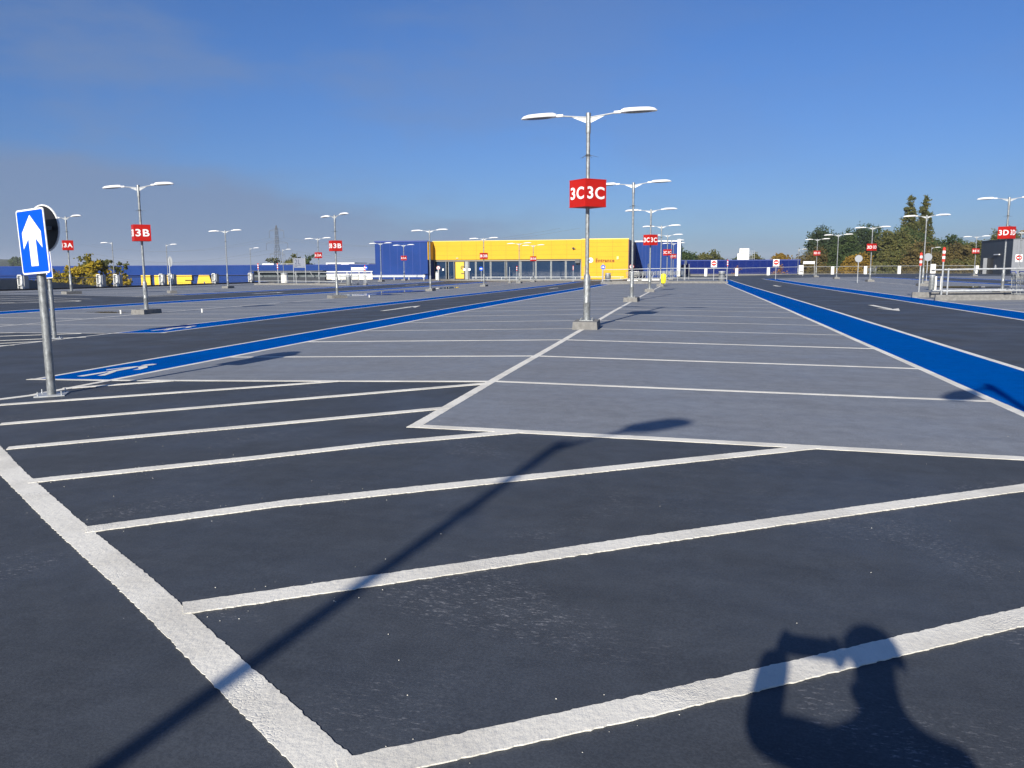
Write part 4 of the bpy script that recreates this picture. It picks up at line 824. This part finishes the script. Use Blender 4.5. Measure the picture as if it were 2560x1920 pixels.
T=[(29.6,158,15.6,4.6,'mid green tree filling the wood left of a 3D cube',FG,'round'),(38.6,158,16.2,4.6,'olive tree filling the wood right of a 3D cube',FO,'round'),(42.3,157,14.6,4.4,'dark olive tree low in front of the poplar',FG,'round'),(50.6,159,14.2,4.4,'olive tree between the poplar and the 3E cube',FO,'round'),(46.6,156,14.0,4.0,'brown green tree right of the poplar foot',FB,'round'),(12.2,171,11.9,2.8,'low dark tree at the left of the plant unit',FG,'round'),(1.0,168,14.0,4.2,'dark green trees right beside the white wall end',FG,'round'),(5.2,170,13.2,3.8,'dark green tree right of the white wall end',FO,'round'),(8.5,172,11.6,3.0,'low green tree left of the plant unit',FO,'round'),
 (15.6,172,12.6,3.0,'small olive tree right behind the plant unit',FO,'round'),(20.0,168,12.6,3.0,'small golden green tree above the deep blue wall',FY,'round'),
 (23.6,160,13.6,4.2,'dark tree at the left foot of the wood',FB,'round'),(27.2,166,17.2,4.8,'blue green tree at the left of the wood',FT,'round'),(32.0,164,17.2,5.2,'tall rounded tree behind a 3D lamp',FT,'round'),
 (30.0,150,12.2,3.4,'golden brown tree behind the second 3D cube',FY,'round'),(36.0,166,17.6,4.8,'high dark green tree between two 3D lamps',FG,'round'),(35.2,150,12.8,4.0,'brown green tree in front of the wood',FO,'round'),
 (40.3,163,17.2,4.6,'dark green tree left of the poplar',FG,'round'),(39.5,148,14.2,4.6,'wide brown tree at the front of the wood',FB,'round'),(43.1,172,23.0,2.7,'left of the two spires of the tall poplar',FO,'poplar'),(46.0,173,23.2,2.6,'right of the two spires of the tall poplar',FO,'poplar'),
 (44.3,165,15.6,5.2,'dark green trees around the foot of the poplar',FG,'round'),(49.0,163,15.4,4.4,'dark green tree right of the poplar',FG,'round'),(45.2,149,11.4,3.6,'drooping willow like tree behind the short fence lamp',FO,'weeping'),
 (48.5,147,11.2,3.2,'drooping olive tree left of the 3E lamp',FO,'weeping'),(52.0,152,13.6,3.6,'olive tree behind the 3E cube',FO,'weeping'),(55.0,154,16.2,4.6,'golden green tree above the stair building',FO,'round'),(59.5,156,16.0,4.8,'autumn tree behind the stair building roof',FY,'round'),(52.2,146,10.6,3.2,'low brown tree beside the stair building',FB,'round'),
 (23.0,142,10.6,3.0,'low brown shrub at the wood edge',FB,'round'),(27.0,142,10.6,3.2,'low golden shrub behind the white panel frame',FY,'round'),(32.0,141,10.8,3.4,'low olive shrub below the wood',FO,'round'),(37.0,140,10.6,3.4,'low brown shrub behind the lone trolley',FB,'round'),(42.0,139,10.4,3.4,'low rust shrub behind the fence',FB,'round'),(46.5,138,10.6,3.4,'low olive shrub left of the 3E lamp foot',FO,'round')]
for i,(x,y,h,w,l,m,k) in enumerate(T): tree(x,y,h*1.035,w,l,m,20+i,k,n=15000,leaf=.40)
tree(9.3,129.5,11.0,1.9,'rust coloured bush in front of the deep blue wall',FR,70,'bush',n=2600,leaf=.28,zb=-9.3,cat='bush'); tree(15.6,129.5,10.9,1.7,'second rust bush below the right no entry sign',FR,71,'bush',n=2200,leaf=.28,cat='bush')
# yellow tree at left: broad leaves in clumps
t=thing('tree','yellow and green leaved tree beyond the left parapet','tree',(-61.5,76,-9.3),0,'trees beyond the car park')
random.seed(5); lobes=[]
for i in range(34):
    x=random.uniform(-5.6,4.4); top=11.9-.10*(x-.3)**2+random.uniform(-.8,.3); z=random.uniform(8.2,max(8.4,top-.3)); lobes.append((x,random.uniform(-1.6,1.6),z,random.uniform(.55,1.0),random.uniform(.55,1.0),random.uniform(.40,.75)))
link('crown',crown_mesh('crown',lobes,6500,.27,FL,91),t)
lobes=[(random.uniform(-5.4,4.2),.8+random.uniform(-.4,.6),random.uniform(8.4,11.4),.8,.7,.6) for _ in range(9)]
link('inner_crown',crown_mesh('inner_crown',lobes,2600,.26,FO,92),t)
b=MB(); b.tube((0,0,0),(0,0,6),.35,.2,n=8)
for i in range(9): a=-1+i*.25; b.tube((0,0,5),(math.sin(a)*5,.5*math.cos(i),10.2),.14,.03,n=5)
link('trunk',b.mesh('trunk',BARK),t)
tree(-75,88,10.6,4.2,'brown green bushes left of the yellow tree',FB,93,n=3200,leaf=.3); tree(-70,84,10.3,3.2,'golden bush behind the nearest blue sign',FL,94,n=2400,leaf=.3)
tree(-84.2,160,13.4,2.8,'small olive tree on the skyline right of the pylon foot',FO,95,n=2600,leaf=.4); tree(-80.3,160,14.0,2.9,'olive tree behind the grey notice board',FO,96,n=2600,leaf=.4); tree(-77.0,161,13.6,2.2,'dark tree right of the grey notice board',FG,97,n=2000,leaf=.4)
tree(-580,620,22,14,'hazy round tree on the far left skyline',FG,98,n=2500,leaf=1.6,group='far trees'); tree(-610,600,15,16,'hazy low tree at the left edge of the picture',FG,99,n=2500,leaf=1.6,group='far trees')
# ---------------------------------------------------------------- pylon and wires
PY=mat('pylon_steel',(0.10,0.11,0.12),0.6)
t=thing('electricity_pylon','grey lattice electricity pylon on the skyline above the blue wall','pylon',(-427.5,800,-9.3))
b=MB(); prof=[(0,4.6),(22,2.6),(36,1.45),(50,1.1),(54,.5),(56,.15)]
for (z0,w0),(z1,w1) in zip(prof,prof[1:]):
    nseg=max(1,int((z1-z0)/4))
    for k in range(nseg):
        a=z0+(z1-z0)*k/nseg; c_=z0+(z1-z0)*(k+1)/nseg; wa=w0+(w1-w0)*k/nseg; wc=w0+(w1-w0)*(k+1)/nseg
        cs=[(-1,-1),(1,-1),(1,1),(-1,1)]
        for i in range(4):
            p,q=cs[i],cs[(i+1)%4]; b.tube((p[0]*wa,p[1]*wa,a),(p[0]*wc,p[1]*wc,c_),.22,n=4)
            b.tube((p[0]*wa,p[1]*wa,a),(q[0]*wc,q[1]*wc,c_),.11,n=3); b.tube((q[0]*wa,q[1]*wa,a),(p[0]*wc,p[1]*wc,c_),.11,n=3)
link('tower',b.mesh('tower',PY),t)
ends=[]
for z,w_ in ((50,8.4),(37.2,12.4),(25.4,8.6)):
    b=MB()
    for s_ in(-1,1):
        b.tube((0,-.8,z),(s_*w_,0,z),.18,n=4); b.tube((0,.8,z),(s_*w_,0,z),.18,n=4); b.tube((0,0,z+3.2),(s_*w_,0,z),.16,n=4)
        for k in (.3,.55,.8): b.tube((s_*w_*k,0,z),(s_*w_*k,0,z+3.2*(1-k)),.09,n=3)
    ca=link('cross_arm',b.mesh('cross_arm',PY),t)
    for s_ in(-1,1): b=MB(); b.tube((s_*w_,0,z),(s_*w_,0,z-7.2),.20,n=6); b.lathe([(.2,0),(.55,.2),(.2,.4)],8,c=(s_*w_,0,z-7.4)); link('insulator',b.mesh('insulator',PY),ca); ends.append((s_*w_,z-7.2))
def wire(x0,z0,sgn,label):
    b=MB(); pts=[]
    px_,pz_=-427.5+x0,-9.3+z0; span=330
    for i in range(25):
        k=i/24; pts.append((px_+sgn*span*k, 800-sgn*span*.35*k, pz_-60*k*(1-k)*.8+0))
    for a,c_ in zip(pts,pts[1:]): b.tube(a,c_,.10,n=4,cap=False)
    o_=link('power_line',b.mesh('power_line',PY)); tag(o_,label,'power line','wires strung from the pylon')
for i,(x0,z0) in enumerate(ends):
    wd=['top left','top right','middle left','middle right','bottom left','bottom right'][i]
    wire(x0,z0,-1,'wire leading left from the %s arm of the pylon'%wd); wire(x0,z0,1,'wire leading right from the %s arm of the pylon'%wd)
# ---------------------------------------------------------------- puddles, litter, drains
PUD=bpy.data.materials.new('puddle_water'); PUD.use_nodes=True; p_=PUD.node_tree.nodes['Principled BSDF']; p_.inputs['Base Color'].default_value=(0.03,0.035,0.045,1); p_.inputs['Roughness'].default_value=0.05; p_.inputs['Specular IOR Level'].default_value=0.8
def puddle(cx,cy,rx,ry,seed,label):
    random.seed(seed); n=40; ph=[random.uniform(0,6) for _ in range(4)]; pts=[]
    for i in range(n):
        th=2*math.pi*i/n; k=1+.18*math.sin(3*th+ph[0])+.12*math.sin(5*th+ph[1])+.06*math.sin(11*th+ph[2]); x=cx+math.cos(th)*rx*k; y=cy+math.sin(th)*ry*k; pts.append((x-cx,y-cy,0))
    z=max(gz(cx+p[0],cy+p[1]) for p in pts)+.012; b=MB(); b.add(pts,[tuple(range(n))]); o_=link('puddle',b.mesh('puddle',PUD),loc=(cx,cy,z)); tag(o_,label,'puddle','shallow puddles among the 3B bays')
puddle(-17.0,51.5,1.25,3.6,1,'shallow puddle left of a plain 3B lamp foot, mirroring the blue block'); puddle(-16.6,44.8,1.3,1.8,2,'small puddle between two 3B lamps'); puddle(-17.4,63.6,.8,3.4,3,'far puddle before the glass front'); puddle(17.6,50.5,2.2,1.6,4,'thin puddle left of the right trolley island')
random.seed(11); vs=[]; fs=[]
for i in range(420):
    x=-17.55+random.gauss(0,.30); y=24.45+random.gauss(0,.12); a=random.uniform(0,6.28); s_=random.uniform(.015,.035); z=gz(x,y)+.008+random.uniform(0,.02); i0=len(vs)
    vs+=[(x+math.cos(a)*s_,y+math.sin(a)*s_,z),(x-math.sin(a)*s_*.6,y+math.cos(a)*s_*.6,z+.008),(x-math.cos(a)*s_,y-math.sin(a)*s_,z),(x+math.sin(a)*s_*.6,y-math.cos(a)*s_*.6,z+.004)]; fs.append((i0,i0+1,i0+2,i0+3))
me=bpy.data.meshes.new('leaf_litter'); me.from_pydata(vs,[],fs); me.materials.append(FB); tag(link('leaf_litter',me),'brown leaf litter on the bays left of the big 3B lamp','leaves',kind='stuff')
random.seed(12); vs=[]; fs=[]
for i in range(230):
    if i<150: k=random.random(); hl=random.choice(H[:5]); a=hl[0]; c_=hl[1]; x=a[0]+(c_[0]-a[0])*k+random.gauss(0,.10); y=a[1]+(c_[1]-a[1])*k+random.gauss(0,.10)
    else: x=random.uniform(-3,5); y=random.uniform(1.5,9)
    s_=random.uniform(.001,.003); a=random.uniform(0,6.28); z=gz(x,y)+.003; i0=len(vs)
    for dx,dy,dz in ((s_,0,0),(0,s_*.8,0),(-s_,0,0),(0,-s_*.8,0),(0,0,s_)): vs.append((x+dx,y+dy,z+dz))
    fs+=[(i0,i0+1,i0+4),(i0+1,i0+2,i0+4),(i0+2,i0+3,i0+4),(i0+3,i0,i0+4)]
me=bpy.data.meshes.new('paint_crumbs'); me.from_pydata(vs,[],fs); me.materials.append(M_LINE); tag(link('paint_crumbs',me),'white crumbs of line paint scattered beside the hatching','debris',kind='stuff')
for x,y,l in ((-16.6,23.9,'small white pipe stub left of the big 3B lamp'),(-14.2,24.9,'small white pipe stub right of the big 3B lamp'),(-14.4,40.3,'white lump on the deck right of the second 3B lamp')):
    b=MB(); b.lathe([(.028,0),(.028,.11),(.034,.11),(.034,.13)],10); o_=link('pipe_stub',b.mesh('pipe_stub',WHITED),loc=(x,y,gz(x,y))); tag(o_,l,'pipe','drain stubs')
# ---------------------------------------------------------------- the photographer
az=R(SUN_AZ-180); fdir=Vector((math.sin(az),math.cos(az),0)); pdir=Vector((math.cos(az),-math.sin(az),0))
def W(u,d,h): return CAM.xy.to_3d()+pdir*u-fdir*d+Vector((0,0,h))
SKIN=mat('skin',(0.55,0.33,0.24),0.55); JKT=mat('dark_jacket',(0.02,0.024,0.035),0.8); TRS=mat('dark_trousers',(0.025,0.027,0.032),0.85); HAIR=mat('dark_hair',(0.02,0.014,0.010),0.6)
def skin_obj(name, verts, edges, radii, mats, parent, root=0, sub=2, matfn=None):
    me=bpy.data.meshes.new(name); me.from_pydata([tuple(v) for v in verts],edges,[]); o=bpy.data.objects.new(name,me); COL.objects.link(o)
    sk=o.modifiers.new('s','SKIN'); sk.use_smooth_shade=True; ss=o.modifiers.new('u','SUBSURF'); ss.levels=sub; ss.render_levels=sub
    for i,r_ in enumerate(radii): 
        sv=me.skin_vertices[0].data[i]; sv.radius=(r_,r_) if not isinstance(r_,tuple) else r_; sv.use_root=(i==root)
    dg=bpy.context.evaluated_depsgraph_get(); dg.update(); m2=bpy.data.meshes.new_from_object(o.evaluated_get(dg)); bpy.data.objects.remove(o)
    m2.materials.clear()
    for m in mats: m2.materials.append(m)
    if matfn:
        for p in m2.polygons: p.material_index=matfn(p.center)
    for p in m2.polygons: p.use_smooth=True
    m2.name=name; r_=bpy.data.objects.new(name,m2); COL.objects.link(r_); r_.parent=parent; return r_
ph=thing('person','person in a dark jacket holding up a phone to take the picture','person',(0,0,0))
V_=[];E_=[];Rd=[]
def nd(u,d,h,r_,par=None):
    V_.append(W(u,d,h)); Rd.append(r_); 
    if par is not None: E_.append((par,len(V_)-1))
    return len(V_)-1
pel=nd(.27,.46,.74,(.15,.12)); wa=nd(.265,.44,.90,(.15,.115),pel); ch=nd(.26,.41,1.04,(.175,.125),wa); nk=nd(.262,.375,1.185,.062,ch); jaw=nd(.255,.345,1.27,(.062,.07),nk); hd_=nd(.257,.345,1.355,(.078,.092),jaw); ht=nd(.257,.35,1.415,(.06,.072),hd_)
sL=nd(.095,.40,1.10,.066,ch); eL=nd(-.066,.20,1.03,.058,sL); wL=nd(-.036,.050,1.196,.050,eL); 
sR=nd(.43,.40,1.11,.060,ch); eR=nd(.37,.18,.93,.055,sR); wR=nd(.190,.070,1.15,.040,eR)
hL=nd(.16,.46,.66,.095,pel); kL=nd(.13,.30,.38,.062,hL); aL=nd(.14,.46,.06,.042,kL); fL=nd(.12,.30,.015,.038,aL)
hR=nd(.38,.46,.66,.095,pel); kR=nd(.42,.32,.38,.062,hR); aR=nd(.40,.48,.06,.042,kR); fR=nd(.43,.33,.015,.038,aR)
def mf(c_): 
    rel=c_-CAM.xy.to_3d(); d=-rel.dot(fdir); 
    if c_.z>1.21 : return 0
    if d<.115 and c_.z>1.0: return 0
    return 1 if c_.z>.68 else 2
body=skin_obj('body',V_,E_,Rd,[SKIN,JKT,TRS],ph,matfn=mf)
# hands: palm + five fingers, curled on the phone edges
def hand(u0,side):
    vs=[];es=[];rs=[]
    def a(u,d,h,r_,p=None):
        vs.append(W(u,d,h)); rs.append(r_)
        if p is not None: es.append((p,len(vs)-1))
        return len(vs)-1
    s=side; w0=a(u0-s*.0,.072,1.168,.026); pm=a(u0+s*.004,.045,1.195,(.032,.016),w0)
    for i,(dh,ln) in enumerate(((.034,.9),(.018,1.0),(.0,.96),(-.018,.80))):
        k=a(u0+s*.006,.030,1.205+dh*.9,.0105,pm); m_=a(u0+s*.010,.010,1.208+dh,.0092,k); e_=a(u0+s*(.010+.020*ln),.002,1.206+dh,.0080,m_)
    th=a(u0+s*.012,.052,1.188,.012,pm); t2=a(u0+s*.032,.040,1.196,.0095,th); a(u0+s*.046,.030,1.200,.008,t2)
    return skin_obj('hand',vs,es,rs,[SKIN],ph,root=0,sub=1)
hand(-.028,1).parent=body; hand(.158,-1).parent=body
# face: features on the head, turned to the phone
fd=Vector((-.55,0,0)); 
def fw_(u,d,h): return W(u,d,h)
b=MB(); 
nose=[W(.205,.255,1.345),W(.19,.235,1.318),W(.212,.262,1.31)]
b.tube(W(.222,.272,1.36),W(.196,.246,1.325),.010,.015,n=8); 
link('nose',b.mesh('nose',SKIN,True),body)
for dd,nm_ in ((-.02,'eye'),(.035,'eye')):
    b=MB(); c0=W(.20+dd*1.2,.285-abs(dd)*.3,1.365); b.lathe([(.002,-.010),(.009,-.006),(.011,0),(.009,.006),(.002,.010)],8,c=tuple(c0)); link('eye',b.mesh('eye',LETW,True),body)
b=MB(); b.tube(W(.19,.275,1.290),W(.225,.262,1.290),.006,.006,n=6); link('mouth',b.mesh('mouth',mat('lips',(0.45,0.16,0.14),0.5)),body)
for u in (.172,.342): b=MB(); b.lathe([(.004,-.03),(.013,-.015),(.015,.01),(.005,.03)],8,c=tuple(W(u,.36,1.35))); link('ear',b.mesh('ear',SKIN,True),body)
b=MB(); cc=W(.258,.362,1.375); n=18; vs=[]; fs=[]
for j in range(8):
    phi=j/7*math.pi*.56
    for i in range(n): th=2*math.pi*i/n; vs.append((cc.x+math.cos(th)*math.sin(phi)*.089,cc.y+math.sin(th)*math.sin(phi)*.104,cc.z+math.cos(phi)*.086))
for j in range(7):
    for i in range(n): fs.append((j*n+i,j*n+(i+1)%n,(j+1)*n+(i+1)%n,(j+1)*n+i))
b.add(vs,fs); link('hair',b.mesh('hair',HAIR,True),ph)
tp=thing('phone','dark phone held sideways in front of the photographer','phone',tuple(W(0.06,.018,1.205)),-az)
b=MB(); b.prism([(x,z) for x,z in rrect(.150,.072,.010,0)],-.004,.004); link('body',b.mesh('body',BLACK),tp)
b=MB(); b.tube((-.062,.004,.022),(-.062,.0055,.022),.006,n=12); link('lens_ring',b.mesh('lens_ring',LENS),tp)
# ---------------------------------------------------------------- thin morning haze
hm=bpy.data.materials.new('haze_air'); hm.use_nodes=True; ht_=hm.node_tree; ht_.nodes.clear()
ho=ht_.nodes.new('ShaderNodeOutputMaterial'); hv=ht_.nodes.new('ShaderNodeVolumePrincipled'); hv.inputs['Color'].default_value=(0.80,0.86,0.95,1); hv.inputs['Density'].default_value=0.00018; hv.inputs['Anisotropy'].default_value=0.0
ht_.links.new(hv.outputs[0],ho.inputs['Volume'])
b=MB(); b.box(-3100,3100,-700,3600,-10.4,50); o_=link('haze',b.mesh('haze',hm)); o_['kind']='stuff'
